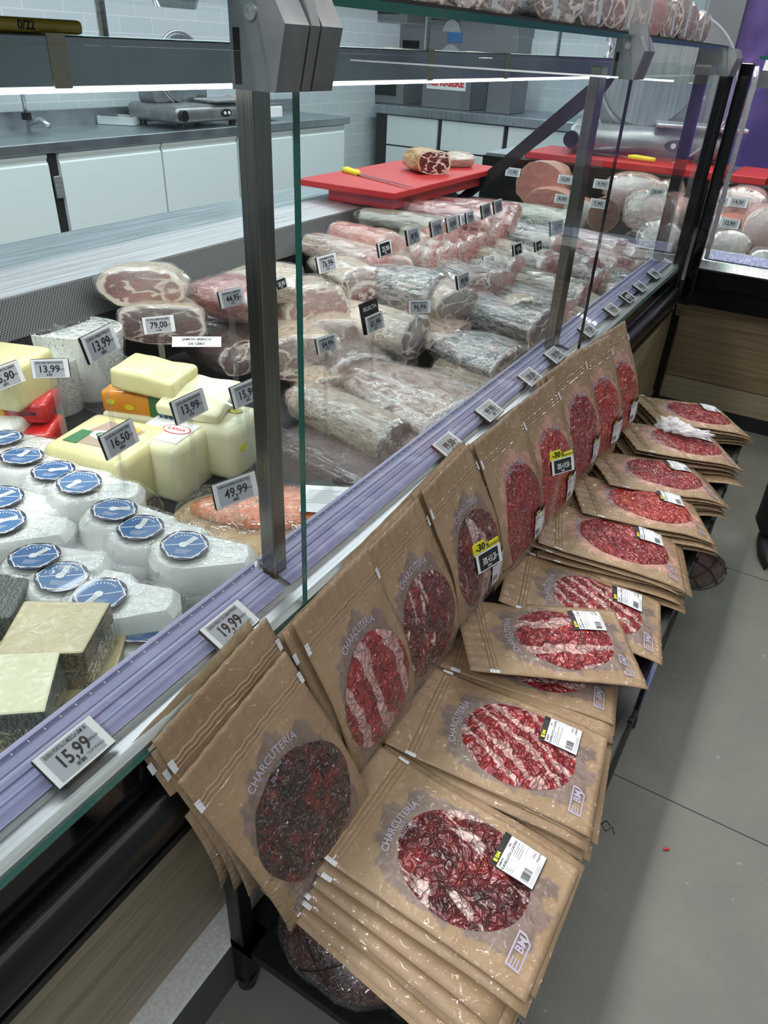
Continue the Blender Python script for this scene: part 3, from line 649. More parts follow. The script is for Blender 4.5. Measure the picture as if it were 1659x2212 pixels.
        for i in range(3): g.quad(G(-.024, -.0215-.0018*i), G(.010, -.0215-.0018*i), G(.010, -.0218-.0018*i), G(-.024, -.0218-.0018*i))
        add_text(g, 'TOTAL', .0035, lambda x, y: G(x+.019, y-.012), bold=.01); add_text(g, '15,60 €' if style != 'streak' else '14,96 €', .0048, lambda x, y: G(x+.019, y-.018), bold=.015)
        for yy in (-.009, .0): g.quad(G(.012, yy), G(.026, yy), G(.026, yy-.0003), G(.012, yy-.0003))
        g.build('sticker_print', M['ink'], st, fix=False)
        g = MB(); g.quad(G(-.022, .0285), G(-.0175, .0285), G(-.0175, .0345), G(-.022, .0345)); add_text(g, 'BM', .0075, lambda x, y: G(x-.011, y+.0315), bold=.03)
        g.build('sticker_logo', M['yellow'], st, fix=False)
    return root
def frame_matrix(origin, vdir, updir):
    x = Vector(vdir).normalized(); y = Vector(updir); y = (y-x*y.dot(x)).normalized(); z = x.cross(y)
    m = Matrix((x, y, z)).transposed().to_4x4(); m.translation = origin; return m
def place(root, m): root.matrix_world = m
FLATS = [  # corners (zip left, zip right, bottom right, bottom left), height, style, paper, label
 ('A', [(655,1815),(830,1625),(1258,1878),(1120,2150)], .470, 'iberico', 'kraft_grey', 'brown pack of dark red sliced ham with white sticker, lying flat nearest the camera'),
 ('B', [(815,1600),(945,1445),(1318,1580),(1255,1810)], .462, 'streak', 'kraft_grey', 'brown pack of bright streaky sliced ham priced 14,96, second flat stack from the camera'),
 ('C2', [(1060,1290),(1130,1195),(1452,1295),(1395,1430)], .455, 'streak', 'kraft_grey', 'brown pack half hidden behind the crooked pack on the third flat stack'),
 ('C3', [(915,1415),(985,1310),(1340,1410),(1330,1550)], .450, 'bands', 'kraft_grey', 'brown pack directly under the crooked pack of broad banded ham'),
 ('C', [(983,1467),(1000,1285),(1350,1312),(1388,1492)], .485, 'bands', 'kraft_grey', 'crooked brown pack of broadly banded ham lying on top of the third stack'),
 ('D', [(1120,1165),(1190,1080),(1498,1172),(1465,1262)], .480, 'marble', 'kraft_pink', 'brown pack of finely marbled wine-red slices with rippled bottom edge, fourth flat stack'),
 ('E', [(1195,1098),(1240,1025),(1550,1078),(1533,1170)], .478, 'paprika', 'kraft_pink', 'brown pack of orange-red slices lying just behind the finely marbled pack with rippled edge'),
 ('F', [(1250,1040),(1290,975),(1555,1015),(1545,1075)], .474, 'marble', 'kraft_pink', 'brown pack of red slices on the fan, third flat pack from the far end'),
 ('G', [(1310,970),(1345,905),(1600,940),(1585,1015)], .472, 'marble', 'kraft_pink', 'brown pack with crumpled clear film lying on it, second flat pack from the far end'),
 ('H', [(1350,905),(1385,852),(1620,885),(1600,940)], .466, 'marble', 'kraft_pink', 'brown pack at the far end of the flat row, next to the floor kerb'),
]
FM = {}
for i, (k, q, z, style, kr, lab) in enumerate(FLATS):
    zt = z+(.022 if k in ('A', 'B', 'C', 'C3') else .045); zb = z-.012
    p = [at(*a, z=zt if n < 2 else zb) for n, a in enumerate(q)]; c = sum(p, Vector())/4
    ud = ((p[3]+p[2])-(p[0]+p[1])).normalized(); vd = Vector((-ud.y, ud.x, 0)).normalized()
    up = -ud
    org = c + up*(BL/2)
    S = bag_surface(flat_curve(.012 if k in 'DEFGH' else .006, .008), i+2, twist=(.10 if k in 'C' else .03), crinkle=1.0 if k not in ('D',) else 1.5)
    r = ham_pack('ham_pack', lab, S, style, kr, i+1, win=(.1, .197, .079, .095) if k in ('A', 'B', 'C', 'C2', 'C3') else (.1, .195, .074, .108), stick_uv=(.152, .262), irregular=.03 if k in 'C' else .0)
    m = frame_matrix(org, vd, up); place(r, m); FM[k] = (org, vd, ud, z)
# packs below each top pack: shared sheet meshes
def low_meshes(curve):
    out = []
    for s in range(4):
        S = bag_surface(curve, 30+s, .02, .6, .12); m, uv = bag_grid(S, 16, 12); o = m.build('pouch', M['kraft'], None, smooth=True, uvs=uv); me = o.data; bpy.data.objects.remove(o)
        t = MB(); t.quad(S(0, .036, .0022)-Vector((.003, 0, 0)), S(.004, .036, .0022), S(.004, .052, .0022), S(0, .052, .0022)-Vector((.003, 0, 0)))
        o = t.build('tear_tab', M['paper']); me2 = o.data; bpy.data.objects.remove(o); out.append((me, me2))
    return out
LOW = low_meshes(flat_curve(.01, .006)); LOWS = low_meshes(lean_curve(-.6, .004)); ORD = ['second', 'third', 'fourth', 'fifth', 'sixth', 'seventh', 'eighth', 'ninth', 'tenth', 'eleventh', 'twelfth']
STK = {'A': (11, 'the nearest flat stack'), 'B': (10, 'the second flat stack'), 'C3': (9, 'the stack with the crooked pack'), 'D': (9, 'the stack under the rippled pack'),
       'E': (4, 'the fan of orange-red packs'), 'F': (5, 'the third flat stack from the far end'), 'G': (6, 'the stack with crumpled film on it'), 'H': (6, 'the far end flat stack')}
rr = random.Random(5)
for k, (n, ph) in STK.items():
    org, vd, ud, z = FM[k]; step = min(.0085, (z-.414-.009)/n)
    for j in range(n):
        me, me2 = LOW[rr.randrange(4)]; a = rr.uniform(-.06, .04) - (.02*j if k == 'A' else 0)*.4
        v2 = Vector((vd.x*cos(a)-vd.y*sin(a), vd.x*sin(a)+vd.y*cos(a), 0)); u2 = (Vector((v2.y, -v2.x, 0))*sqrt(1-ud.z**2) + Vector((0, 0, ud.z*(1-.8*(j+1)/n)))).normalized()
        o = org + Vector((rr.uniform(-.015, .012), rr.uniform(-.02, .012), 0))
        if k == 'A': o += ud*(.002*j*-1) + vd*(-.004*j)
        o.z = org.z - (step+.035/n*(1 if k not in 'ABC3' else .6))*(j+1) + .001
        r = empty('ham_pack'); tag(r, 'edge of a brown pack, %s down in %s' % (ORD[j], ph), 'pack of sliced ham', 'lower packs in the flat stacks')
        for mm, nm in ((me, 'pouch'), (me2, 'tear_tab')): link_mesh(nm, mm, r)
        place(r, frame_matrix(o, v2, -u2))
# standing packs leaning on the counter front
LEAN = Vector((.46, .10, -.88)).normalized()
STAND = [ # pixel of zip-side corners, x at top, yaw, style, paper, label
 ('a1', (330,1580), (565,1350), -.468, 0, 'dark', 'kraft_grey', 'brown pack behind the nearest leaning pack, its top touching the rail by tag 19,99'),
 ('a', (385,1680), (597,1420), -.438, 0, 'dark', 'kraft_grey', 'brown pack of very dark crinkled beef-like slices, nearest of the leaning packs'),
 ('b', (608,1385), (800,1205), -.455, 0, 'bands', 'kraft_grey', 'leaning brown pack of red ham with long white bands, second from the camera'),
 ('c', (770,1200), (900,1105), -.460, 0, 'iberico', 'kraft_grey', 'leaning brown pack of dark wine ham, third from the camera'),
 ('d', (905,1055), (1010,965), -.460, 0, 'iberico', 'kraft_grey', 'leaning brown pack behind the nearer yellow discount tag'),
 ('e', (1010,960), (1105,870), -.460, 4, 'marble', 'kraft_pink', 'leaning brown pack of marbled red slices between the two yellow discount tags'),
 ('f', (1105,870), (1175,820), -.455, 6, 'paprika', 'kraft_pink', 'leaning brown pack behind the farther yellow discount tag'),
 ('g', (1172,800), (1240,755), -.458, 6, 'marble', 'kraft_pink', 'leaning brown pack of deep red slices, third leaning pack from the far end'),
 ('h', (1245,760), (1280,730), -.455, 12, 'paprika', 'kraft_pink', 'narrow looking leaning brown pack of orange-red slices, second from the far end'),
 ('i', (1285,725), (1325,700), -.455, 10, 'paprika', 'kraft_pink', 'leaning brown pack of red slices at the far end of the leaning row'),
]
for i, (k, tl, tr, xt, yaw, style, kr, lab) in enumerate(STAND):
    a = at(*tl, x=xt); b = at(*tr, x=xt); c = (a+b)/2; y = radians(yaw)
    ln = {'a1': Vector((.34, .18, -.92)), 'a': Vector((.42, .17, -.885))}.get(k, LEAN).normalized()
    vd = Vector((sin(y), cos(y), {'a': .20, 'a1': .17}.get(k, .07))).normalized()
    rollz = 0
    c.x = xt + (.010 if yaw else 0)
    if k == 'a': c.y += .004; c.z -= .0
    c.z = c.z if k in ('a', 'a1') else min(max(c.z, .785), .835)
    S = bag_surface(lean_curve({'a': -.35, 'a1': -.4}.get(k, -.7), .004), i+11, twist=.04, crinkle=1.0)
    isp = kr == 'kraft_pink'
    r = ham_pack('ham_pack', lab, S, style, kr, i+21, sticker=k in ('d', 'e', 'g', 'h', 'i', 'f'), stick_uv=(.165, .25),
                 win=(.1, .19, .088, .092) if not isp else (.1, .2, .078, .114), irregular=.08 if k in ('a',) else .02)
    up = -(ln - vd*ln.dot(vd)).normalized(); place(r, frame_matrix(c, vd, up) @ Matrix.Diagonal((1 if k in ('a', 'a1') else .925, 1, 1, 1))); FM[k] = (c, vd, -up, 0)
BEH = {'a1': 'pack resting on the rail by the 19,99 tag', 'b': 'leaning pack with long white bands', 'c': 'third leaning pack, dark wine coloured', 'd': 'leaning pack at the nearer yellow discount tag', 'e': 'leaning pack between the two yellow discount tags', 'f': 'leaning pack at the farther yellow discount tag', 'g': 'third leaning pack from the far end', 'h': 'second leaning pack from the far end', 'i': 'farthest leaning pack'}
SS = {'a1': 2, 'b': 2, 'c': 2, 'd': 3, 'e': 2, 'f': 3, 'g': 2, 'h': 3, 'i': 1}
for k, n in SS.items():
    org, vd, ud, z = FM[k]; nn = vd.cross(-ud)
    for j in range(n):
        me, me2 = LOWS[rr.randrange(4)]; a = rr.uniform(-.04, .04); v2 = (vd + ud*a).normalized()
        o = org - nn*(.0085*(j+1)+.001) - vd*(.006*(j+1)) - ud*rr.uniform(-.012, .006)
        r = empty('ham_pack'); nm = [s for s in STAND if s[0] == k][0][7].replace('leaning brown pack', 'pack').replace('brown pack', 'pack')
        tag(r, '%s pack tucked behind the %s' % (('first', 'second', 'third')[j], BEH[k]), 'pack of sliced ham', 'packs behind the leaning packs')
        for mm, q in ((me, 'pouch'), (me2, 'tear_tab')): link_mesh(q, mm, r)
        place(r, frame_matrix(o, v2, -ud))
# ------------------------------------------------------------------ electronic price tags
SKU = dict(case_b=M['black'])
def price_tag(L, R, z, text, label, caption='', tilt=14, dark=False, stand=None, promo=None, selecta=False, auto=None, black_case=True, hpx=None):
    if auto:
        a, b = at(*L, z=H-1), at(*R, z=H-1); dr = auto/(a-b).length; z = H-dr
    a, b = at(*L, z=z), at(*R, z=z); wd = (b-a).length; hh = wd*.54; bd = (b-a).normalized(); n = Vector((bd.y, -bd.x, 0))
    t = radians(tilt); up = (Vector((0, 0, 1))*cos(t) - n*sin(t)).normalized(); m = frame_matrix((a+b)/2, bd, up)
    r = empty('price_tag'); tag(r, label, 'price tag', 'electronic price tags'); th = .006
    q = MB().box((-wd/2, -hh/2, -th), (wd/2, hh/2, 0), bev=.0022); q.build('case', M['black'], r, smooth=True, auto=35)
    MB().box((-wd*.485, -hh*.475, -.001), (wd*.485, hh*.475, .0006), bev=.0003).build('bezel', M['offwhite'], r)
    s = MB(); s.box((-wd*.40, -hh*.41, .0004), (wd*.36, hh*.41, .0011)); s.build('screen', M['epaper_b'] if dark else M['epaper'], r)
    g = MB(); f = lambda x, y: (x-wd*.01, y, .0015)
    if text: add_text(g, text, hh*.50, lambda x, y: f(x, y-hh*.02), bold=.018, width=wd*min(.52, .105*len(text)))
    if wd > 0 and caption: add_text(g, caption, hh*.14, lambda x, y: f(x-wd*.01, y+hh*.31), bold=.01, width=wd*.70)
    barcode(g, -wd*.1, -hh*.35, wd*.14, hh*.10, f, n=10, seed=len(label)); add_text(g, '€/KILO', hh*.10, lambda x, y: f(x+wd*.29, y-hh*.04), bold=.01)
    g.build('price_print', M['offwhite'] if dark else M['ink'], r, fix=False)
    if promo:
        p = MB(); p.prism([(-wd*.5, hh*.4), (wd*.48, hh*.4), (wd*.48, hh*.78), (-wd*.02, hh*.74), (-wd*.06, hh*1.02), (-wd*.46, hh*1.0), (-wd*.5, hh*.9)], -.004, -.001)
        c = p.build('discount_card', M['yellow'], r); c['label'] = 'yellow discount card'
        g = MB(); add_text(g, '-30', hh*.50, lambda x, y: (x-wd*.26, y+hh*.74, .0002), bold=.03); add_text(g, '%', hh*.34, lambda x, y: (x+wd*.02, y+hh*.66, .0002), bold=.02); add_text(g, 'DESCUENTO', hh*.15, lambda x, y: (x+wd*.28, y+hh*.60, .0002), bold=.02, width=wd*.36)
        g.build('discount_print', M['ink'], c, fix=False)
    if selecta:
        p = MB(); p.box((-wd*.52, -hh*.5, -.010), (wd*.42, hh*1.25, -.006)); c = p.build('backing_card', M['blackmat'], r)
        g = MB(); add_text(g, 'SELECTA', hh*.30, lambda x, y: (x-wd*.04, y+hh*.86, -.0055), bold=.02, width=wd*.75); g.build('backing_print', M['offwhite'], c, fix=False)
    if stand:
        p = MB(); c0 = m.inverted() @ Vector(((a+b)/2 + Vector((0, 0, 0)))); 
        # clear stem drops vertically to the surface below
        base = (a+b)/2 - Vector((0, 0, 1))*(((a+b)/2).z-stand) ; lp = m.inverted() @ (base + n*-.004); topl = Vector((0, -hh*.3, -th-.001))
        w = .006
        p.v += [tuple(topl+Vector((-w, 0, 0))), tuple(topl+Vector((w, 0, 0))), tuple(lp+Vector((w, 0, 0))), tuple(lp+Vector((-w, 0, 0)))]
        p.v += [tuple(Vector(v)+Vector((0, 0, -.0018))) for v in p.v[:4]]
        p.f += [(0, 1, 2, 3), (7, 6, 5, 4), (0, 4, 5, 1), (1, 5, 6, 2), (2, 6, 7, 3), (3, 7, 4, 0)]; p.mi += [0]*6
        o = p.build('clear_stem', M['acrylic'], r); o['label'] = 'clear plastic stem'
    place(r, m); return r
def rail_tag(cxp, cyp, text, label, cap='', dark=False, w=.073):
    z = .790; p = at(cxp, cyp, z=z); r = empty('price_tag'); tag(r, label, 'price tag', 'electronic price tags'); n = Vector((.42, 0, .90)).normalized()
    wd, hh, th = w, .043, .007
    MB().box((-wd/2, -hh/2, -th), (wd/2, hh/2, 0), bev=.0025).build('case', M['black'], r, smooth=True, auto=35)
    MB().box((-wd*.485, -hh*.475, -.001), (wd*.485, hh*.475, .0006), bev=.0003).build('bezel', M['offwhite'], r)
    MB().box((-wd*.40, -hh*.41, .0004), (wd*.36, hh*.41, .0011)).build('screen', M['epaper_b'] if dark else M['epaper'], r)
    g = MB(); f = lambda x, y: (x-wd*.01, y, .0015)
    add_text(g, text, hh*.52, lambda x, y: f(x, y-hh*.02), bold=.02, width=wd*.48)
    if cap: add_text(g, cap, hh*.14, lambda x, y: f(x-wd*.01, y+hh*.31), bold=.012, width=wd*.71)
    barcode(g, -wd*.1, -hh*.35, wd*.14, hh*.10, f, n=12, seed=3); add_text(g, '€/KILO', hh*.11, lambda x, y: f(x+wd*.29, y-hh*.02), bold=.01); add_text(g, text+' €/KILO', hh*.09, lambda x, y: f(x+wd*.24, y-hh*.26), bold=.0)
    g.build('price_print', M['offwhite'] if dark else M['ink'], r, fix=False)
    up = Vector((0, 0, 1)).cross(n).cross(n); up = (Vector((0, 0, 1)) - n*n.z).normalized()
    m = frame_matrix(p, Vector((0, 1, 0)), up); place(r, m); return r
rail_tag(162, 1622, '15,99', 'tag reading 15,99, nearest the camera on the lilac rail', 'QUESO PORTILLO MEZCLA SEMI 3K')
rail_tag(498, 1350, '19,99', 'tag reading 19,99 on the rail above the nearest brown packs', 'QUESO FRESCO DE CABRA PENITAS')
rail_tag(970, 960, '99,00', 'tag reading 99,00 on the rail behind the leaning packs')
rail_tag(1058, 886, '99,90', 'dark-screened tag on the rail just past the 99,00 tag', dark=False)
rail_tag(1146, 813, '109,00', 'tag on the rail beyond the long-windowed packs, reading 109,00')
rail_tag(1200, 766, '89,90', 'rail tag just before the seam between the glass panes')
rail_tag(1271, 712, '79,90', 'rail tag just past the seam of the glass panes')
rail_tag(1323, 668, '59,90', 'second rail tag past the seam of the glass panes')
rail_tag(1356, 641, '49,90', 'black-screened rail tag near the far corner', dark=True)
rail_tag(1384, 618, '45,90', 'rail tag just past the black-screened one')
rail_tag(1414, 591, '39,90', 'farthest tag on the long lilac rail')
# ------------------------------------------------------------------ cheeses
def goat_shapes():
    out = []
    for sd in range(3):
        r = random.Random(sd); o = []
        for i in range(15): t = pi/2 + pi*i/14; o.append((-.03+.048*cos(t), .052*sin(t)))
        o = o[::-1]; o = [(x, y) for x, y in o] ; o = [(.078, -.026+.004*r.random()), (.084, .0), (.076, .030)] + [(-.02, .052)] + [(-.03+.050*cos(t), .052*sin(t)) for t in [pi/2+pi*i/12 for i in range(1, 12)]] + [(-.02, -.052)]
        rings = [(0, .98, 0), (.006, 1.0, 0), (.045, .98, .0), (.0585, .86, .001), (.0592, .845, .001)]
        m = MB(); N = len(o)
        for z, sc, _ in rings:
            for x, y in o: q = 1+.03*noise.noise(Vector((x*20, y*20, z*20+sd*5))); m.v.append((x*sc*q, y*sc*q, z-.03))
        for k in range(len(rings)-1):
            for i in range(N): j = (i+1) % N; m.f.append((k*N+i, k*N+j, (k+1)*N+j, (k+1)*N+i)); m.mi.append(0)
        m.f.append(tuple(range(N))[::-1]); m.mi.append(0); m.f.append(tuple(range((len(rings)-1)*N, len(rings)*N))); m.mi.append(0)
        b = m.build('cheese_body', M['goat'], smooth=True); bv = sharpen(b.data); bpy.data.objects.remove(b)
        # loose film around it
        f = MB(); K = 40; rg = [(-.004, .97), (.012, 1.03), (.035, 1.035), (.055, .98), (.0625, .88), (.0635, .5), (.0635, 0.02)]
        def op(t):   # outline interpolated
            s = t*N; i = int(s) % N; j = (i+1) % N; a = s-int(s); return (o[i][0]*(1-a)+o[j][0]*a, o[i][1]*(1-a)+o[j][1]*a)
        for z, sc in rg:
            for k in range(K):
                x, y = op(k/K); fl = 0
                if z < .05 and (abs(k-0) < 2 or abs(k-K) < 2 or k in (4, 5, 34, 35)): fl = .022*(1-abs(z-.012)/.06)
                w = 1+.05*noise.noise(Vector((x*60, y*60, z*70+sd*9))); d = sqrt(x*x+y*y)+1e-6; e = .003 if sc > .8 else 0
                f.v.append((x*sc*w+(x/d)*(fl+e), y*sc*w+(y/d)*(fl+e), z-.03+.0015*noise.noise(Vector((x*50, y*50, sd))))) 
        for a in range(len(rg)-1):
            for k in range(K): k2 = (k+1) % K; f.f.append((a*K+k, a*K+k2, (a+1)*K+k2, (a+1)*K+k)); f.mi.append(0)
        f.f.append(tuple(range(len(rg)-1 and (len(rg)-1)*K, len(rg)*K))); f.mi.append(0)
        b = f.build('plastic_wrap', M['film_goat'], smooth=True); fm = sharpen(b.data, 30); bpy.data.objects.remove(b); out.append((bv, fm))
    return out
GOAT = goat_shapes()
def mk_label(rot):
    m = MB(); R0 = .036; m.disc((0, 0), R0, 0, 0, 48, ry=R0)
    hx = [(.0352*cos(pi/3*i), .0352*sin(pi/3*i)) for i in range(6)]; hi = [(x*.93, y*.93) for x, y in hx]
    for i in range(6): j = (i+1) % 6; m.quad((*hx[i], .0002), (*hx[j], .0002), (*hi[j], .0002), (*hi[i], .0002), 1)
    h2 = [(.034*cos(pi/3*i+.3), .034*sin(pi/3*i+.3), .00025) for i in range(6)]; 
    for i in range(6):
        j = (i+1) % 6; a = Vector(h2[i]); b = Vector(h2[j]); m.quad(a, b, b*.96+Vector((0, 0, .00001)), a*.96+Vector((0, 0, .00001)), 1)
    m.disc((0, 0), .0295, .0004, 2, 40); m.disc((-.002, 0), .0062, .0006, 1, 24); m.disc((-.002, 0), .004, .0007, 3, 20)
    for i in range(5): m.quad((-.010, -.012-.0022*i, .0006), (.014-.002*i, -.012-.0022*i, .0006), (.014-.002*i, -.0125-.0022*i, .0006), (-.010, -.0125-.0022*i, .0006), 1)
    for s in (-1, 1): m.quad((s*.006, -.0005, .0006), (s*.028, -.0005+.006*s, .0006), (s*.028, .001+.006*s, .0006), (s*.006, .001, .0006), 1)
    for a in range(9):
        t = pi*.25+a*pi*.5/8; x, y = .0235*cos(t), .0235*sin(t); m.quad((x-.0009, y-.0014, .0006), (x+.0009, y-.0014, .0006), (x+.0009, y+.0014, .0006), (x-.0009, y+.0014, .0006), 1)
    cr, sr = cos(rot), sin(rot)
    q = [(.003, -.005), (.024, -.005), (.024, .004), (.003, .004)]; q = [(x*cr-y*sr, x*sr+y*cr, .0010) for x, y in q]; m.quad(*q, 1)
    for i in range(3):
        y = -.003+.0028*i; q = [(.005, y), (.022, y), (.022, y+.0006), (.005, y+.0006)]; q = [(x*cr-yy*sr, x*sr+yy*cr, .0012) for x, yy in q]; m.quad(*q, 4)
    o = m.build('round_label', [M['navy'], M['paper'], M['blue'], M['tubwhite'], M['greyink']], fix=False); me = o.data; bpy.data.objects.remove(o); return me
LABELS = [mk_label(a) for a in (.5, 1.0, 1.5, 4.2, .2)]
GO = [ # label pixel, height of the top, yaw, label angle, tilt, description
 (44, 991, .775, 30, 2, 'white goat cheese with blue round label against the left picture edge, in the rear row'),
 (115, 1022, .770, 28, 0, 'white goat cheese behind and left of the one in front of the square yellow cheese'),
 (169, 1046, .775, 32, 3, 'white goat cheese just in front of the square yellow cheese tagged 16,50'),
 (4, 952, .775, 30, 1, 'white goat cheese cut by the left picture edge, farthest back of its kind'),
 (-2, 1079, .765, 30, 1, 'white goat cheese at the left picture edge, above the one with the torn sticker'),
 (4, 1131, .765, 34, 0, 'white goat cheese at the left picture edge, level with the third row'),
 (243, 1107, .765, 22, 0, 'white goat cheese at the back of the middle trio, left of the salmon'),
 (303, 1145, .760, 30, 2, 'white goat cheese in the middle of the trio left of the salmon'),
 (396, 1182, .765, 32, 1, 'white goat cheese nearest the steel post, on top of another'),
 (74, 1209, .765, 34, 1, 'white goat cheese behind the wedge with the patterned rind, leftmost of three in a line'),
 (130, 1251, .760, 34, 2, 'white goat cheese in the middle of the line of three behind the patterned wedge'),
 (217, 1289, .765, 34, 3, 'white goat cheese beside the right corner of the patterned rind wedge, label facing up'),
 (297, 1364, .725, 34, 4, 'white goat cheese whose label is half covered, lowest one beside the lilac rail'),
]
for i, (px, py, z, yaw, la, lab) in enumerate(GO):
    p = at(px, py, z=z); ya = radians(yaw); r = empty('goat_cheese', p - Vector((0, 0, .032)), (radians(-4+3*(i % 3)), radians(4-3*(i % 2)), ya))
    tag(r, lab, 'cheese', 'white goat cheeses with blue labels'); bv, fm = GOAT[i % 3]
    off = (.025, -.002, 0)
    link_mesh('cheese_body', bv, r, off); link_mesh('plastic_wrap', fm, r, off); l = link_mesh('round_label', LABELS[la], r, (0, 0, .0375)); l['label'] = 'round blue and white label'
def lower_cheese(px, py, z, yaw, lab, k=1):
    p = at(px, py, z=z); r = empty('goat_cheese', p, (0, 0, radians(yaw))); tag(r, lab, 'cheese', 'white goat cheeses with blue labels')
    bv, fm = GOAT[k]; link_mesh('cheese_body', bv, r); link_mesh('plastic_wrap', fm, r)
lower_cheese(447, 1262, .695, 32, 'white goat cheese under the one nearest the steel post', 0)
lower_cheese(190, 1130, .700, 32, 'white goat cheese showing its side below the one in front of the yellow block', 2)
lower_cheese(250, 1215, .695, 24, 'white goat cheese buried under the middle trio', 1)
lower_cheese(40, 1160, .700, 30, 'white goat cheese buried in the pile at the left edge', 1)
lower_cheese(300, 1225, .700, 34, 'lower white goat cheese seen between the label-up ones left of the post', 2)
def block(name, label, cx, cy, z, dims, yaw, mat, bev=.012, cat='cheese', sub=3, lump=.0, group=None, tilt=(0, 0)):
    p = at(cx, cy, z=z) - Vector((0, 0, dims[2])); r = empty(name, p, (radians(tilt[0]), radians(tilt[1]), radians(yaw))); tag(r, label, cat, group)
    bm = bmesh.new(); bmesh.ops.create_cube(bm, size=1); bmesh.ops.scale(bm, vec=dims, verts=bm.verts); bmesh.ops.translate(bm, vec=(0, 0, dims[2]/2), verts=bm.verts)
    bmesh.ops.bevel(bm, geom=bm.edges[:], offset=bev, segments=4, affect='EDGES', profile=.5)
    if lump:
        bmesh.ops.subdivide_edges(bm, edges=[e for e in bm.edges if e.calc_length() > .03], cuts=5, use_grid_fill=True)
        for v in bm.verts: v.co += v.co.normalized()*lump*noise.noise(v.co*18+Vector((len(label), 0, 0)))
    m = MB(); m.add_bm(bm); m.build('cheese_body' if cat == 'cheese' else 'body', mat, r, smooth=True, auto=50); return r
def on_top(r, dims, name, fn, mats, label=None):
    m = MB(); fn(m); o = m.build(name, mats, r, loc=(0, 0, dims[2]+.0008), fix=False)
    if label: o['label'] = label
    return o
# large square yellow cheese
d = (.175, .155, .115)
r = block('cheese_block', 'large square yellow cheese with green and tan label, behind the 16,50 tag', 232, 940, .785, (.175, .165, .12), 12, M['yellowcheese'], .02)
def arla(m):
    m.quad((-.055, -.045, 0), (.045, -.045, 0), (.055, .04, 0), (-.03, .05, 0), 0); m.disc((.0, -.005), .032, .0006, 1, 30, ry=.018); m.disc((.0, -.005), .020, .0009, 2, 30, ry=.011)
    m.quad((-.06, -.05, .0007), (-.03, -.05, .0007), (-.03, -.0, .0007), (-.055, .0, .0007), 3); m.disc((.035, .03), .014, .0009, 4, 24)
    add_text(m, 'Arla', .016, lambda x, y: (x, y-.005, .0012), 1, bold=.02)
on_top(r, (0, 0, .12), 'printed_label', arla, [pm('tan_print', (176, 152, 136), .35, coat=.5), M['paper'], M['greenpack'], M['greenpack'], M['gold']], 'green and tan printed label')
r = block('cheese_block', 'yellow square cheese with blue check and red oval label, behind the 13,99 tag', 365, 925, .78, (.13, .15, .12), 10, M['cream_cheese'], .018)
def larsa(m):
    m.quad((-.05, -.05, 0), (.05, -.05, 0), (.05, .055, 0), (-.05, .055, 0), 0); m.disc((.018, .0), .030, .0006, 1, 30, ry=.018); m.disc((.018, .0), .027, .0009, 0, 30, ry=.0155); add_text(m, 'LARSA', .013, lambda x, y: (x+.018, y, .0012), 1, bold=.03)
    for i in range(6):
        for j in range(4):
            if (i+j) % 2: m.quad((-.05+.006*i, .03+.006*j, .0007), (-.044+.006*i, .03+.006*j, .0007), (-.044+.006*i, .036+.006*j, .0007), (-.05+.006*i, .036+.006*j, .0007), 2)
on_top(r, (0, 0, .12), 'printed_label', larsa, [M['paper'], M['redprint'], M['blue']], 'white label with red oval')
r = block('cheese_block', 'tall pale yellow loaf cheese with small yellow oval stickers beside the post', 478, 893, .785, (.13, .13, .115), 10, M['cream_cheese'], .02)
def stk(pts):
    def f(m):
        for x, y in pts: m.disc((x, y), .016, 0, 0, 24, ry=.010); m.disc((x, y), .0135, .0003, 1, 24, ry=.0078); add_text(m, 'Tierno', .006, lambda a, b: (a+x, b+y, .0006), 0, bold=.03)
    return f
on_top(r, (0, 0, .115), 'oval_sticker', stk([(.02, .02), (-.02, -.04)]), [M['ink'], M['yellow']])
m = MB(); 
for y, z in ((-.03, .07), (.03, .08)): m.prism([(y+.013*cos(t), z+.009*sin(t)) for t in [i*pi/10 for i in range(20)]], .0655, .0662, axis='x')
m.build('side_sticker', M['yellow'], r)
r = block('cheese_block', 'orange and green wrapped cheese under the pale yellow half block', 308, 835, .80, (.15, .085, .05), 20, M['orangepack'], .01)
m = MB(); m.box((.03, -.0432, .002), (.0756, .0432, .0506), bev=.004); m.build('green_wrapper', M['greenpack'], r)
on_top(r, (0, 0, .05), 'oval_sticker', stk([(-.052, .0)]), [M['ink'], M['yellow']])
m = MB()
for x, z in ((-.052, .028), (-.012, .020)): m.prism([(x+.010*cos(t), z+.006*sin(t)) for t in [i*pi/10 for i in range(20)]], -.0436, -.043, axis='y')
m.build('side_sticker', M['yellow'], r)
block('cheese_block', 'yellow cheese standing below the orange wrapped one', 312, 880, .755, (.15, .09, .05), 20, M['cream_cheese'], .01)
block('cheese_block', 'pale yellow half block lying on the orange wrapped cheese', 328, 790, .855, (.145, .10, .045), 14, M['yellowcheese'], .010, lump=.008, tilt=(2, 4))
block('cheese_slab', 'thin pale yellow slab leaning on the oval label cheese behind the 13,99 tag', 432, 845, .82, (.13, .13, .025), 20, M['cream_cheese'], .008, lump=.006, tilt=(10, 4))
block('cheese_block', 'yellow cheese half at the left edge behind the ,90 tag', 5, 765, .88, (.13, .14, .09), 20, M['yellowcheese'], .015)
for px, py, z, lab in ((28, 850, .80, 'upper red wrapped cheese with yellow stripe at the left edge'), (40, 912, .75, 'lower red wrapped cheese at the left edge')):
    r = block('wrapped_cheese', lab, px, py, z, (.15, .10, .045), 35, M['redpack'], .012)
    m = MB(); m.box((-.03, -.0506, .004), (-.002, .0506, .0456), bev=.004); m.build('yellow_stripe', M['gold'], r)
    m = MB(); add_text(m, 'EDAM', .012, lambda x, y: (x+.04, -.0508, y+.024), bold=.02); m.build('wrapper_print', M['navy'], r, fix=False)
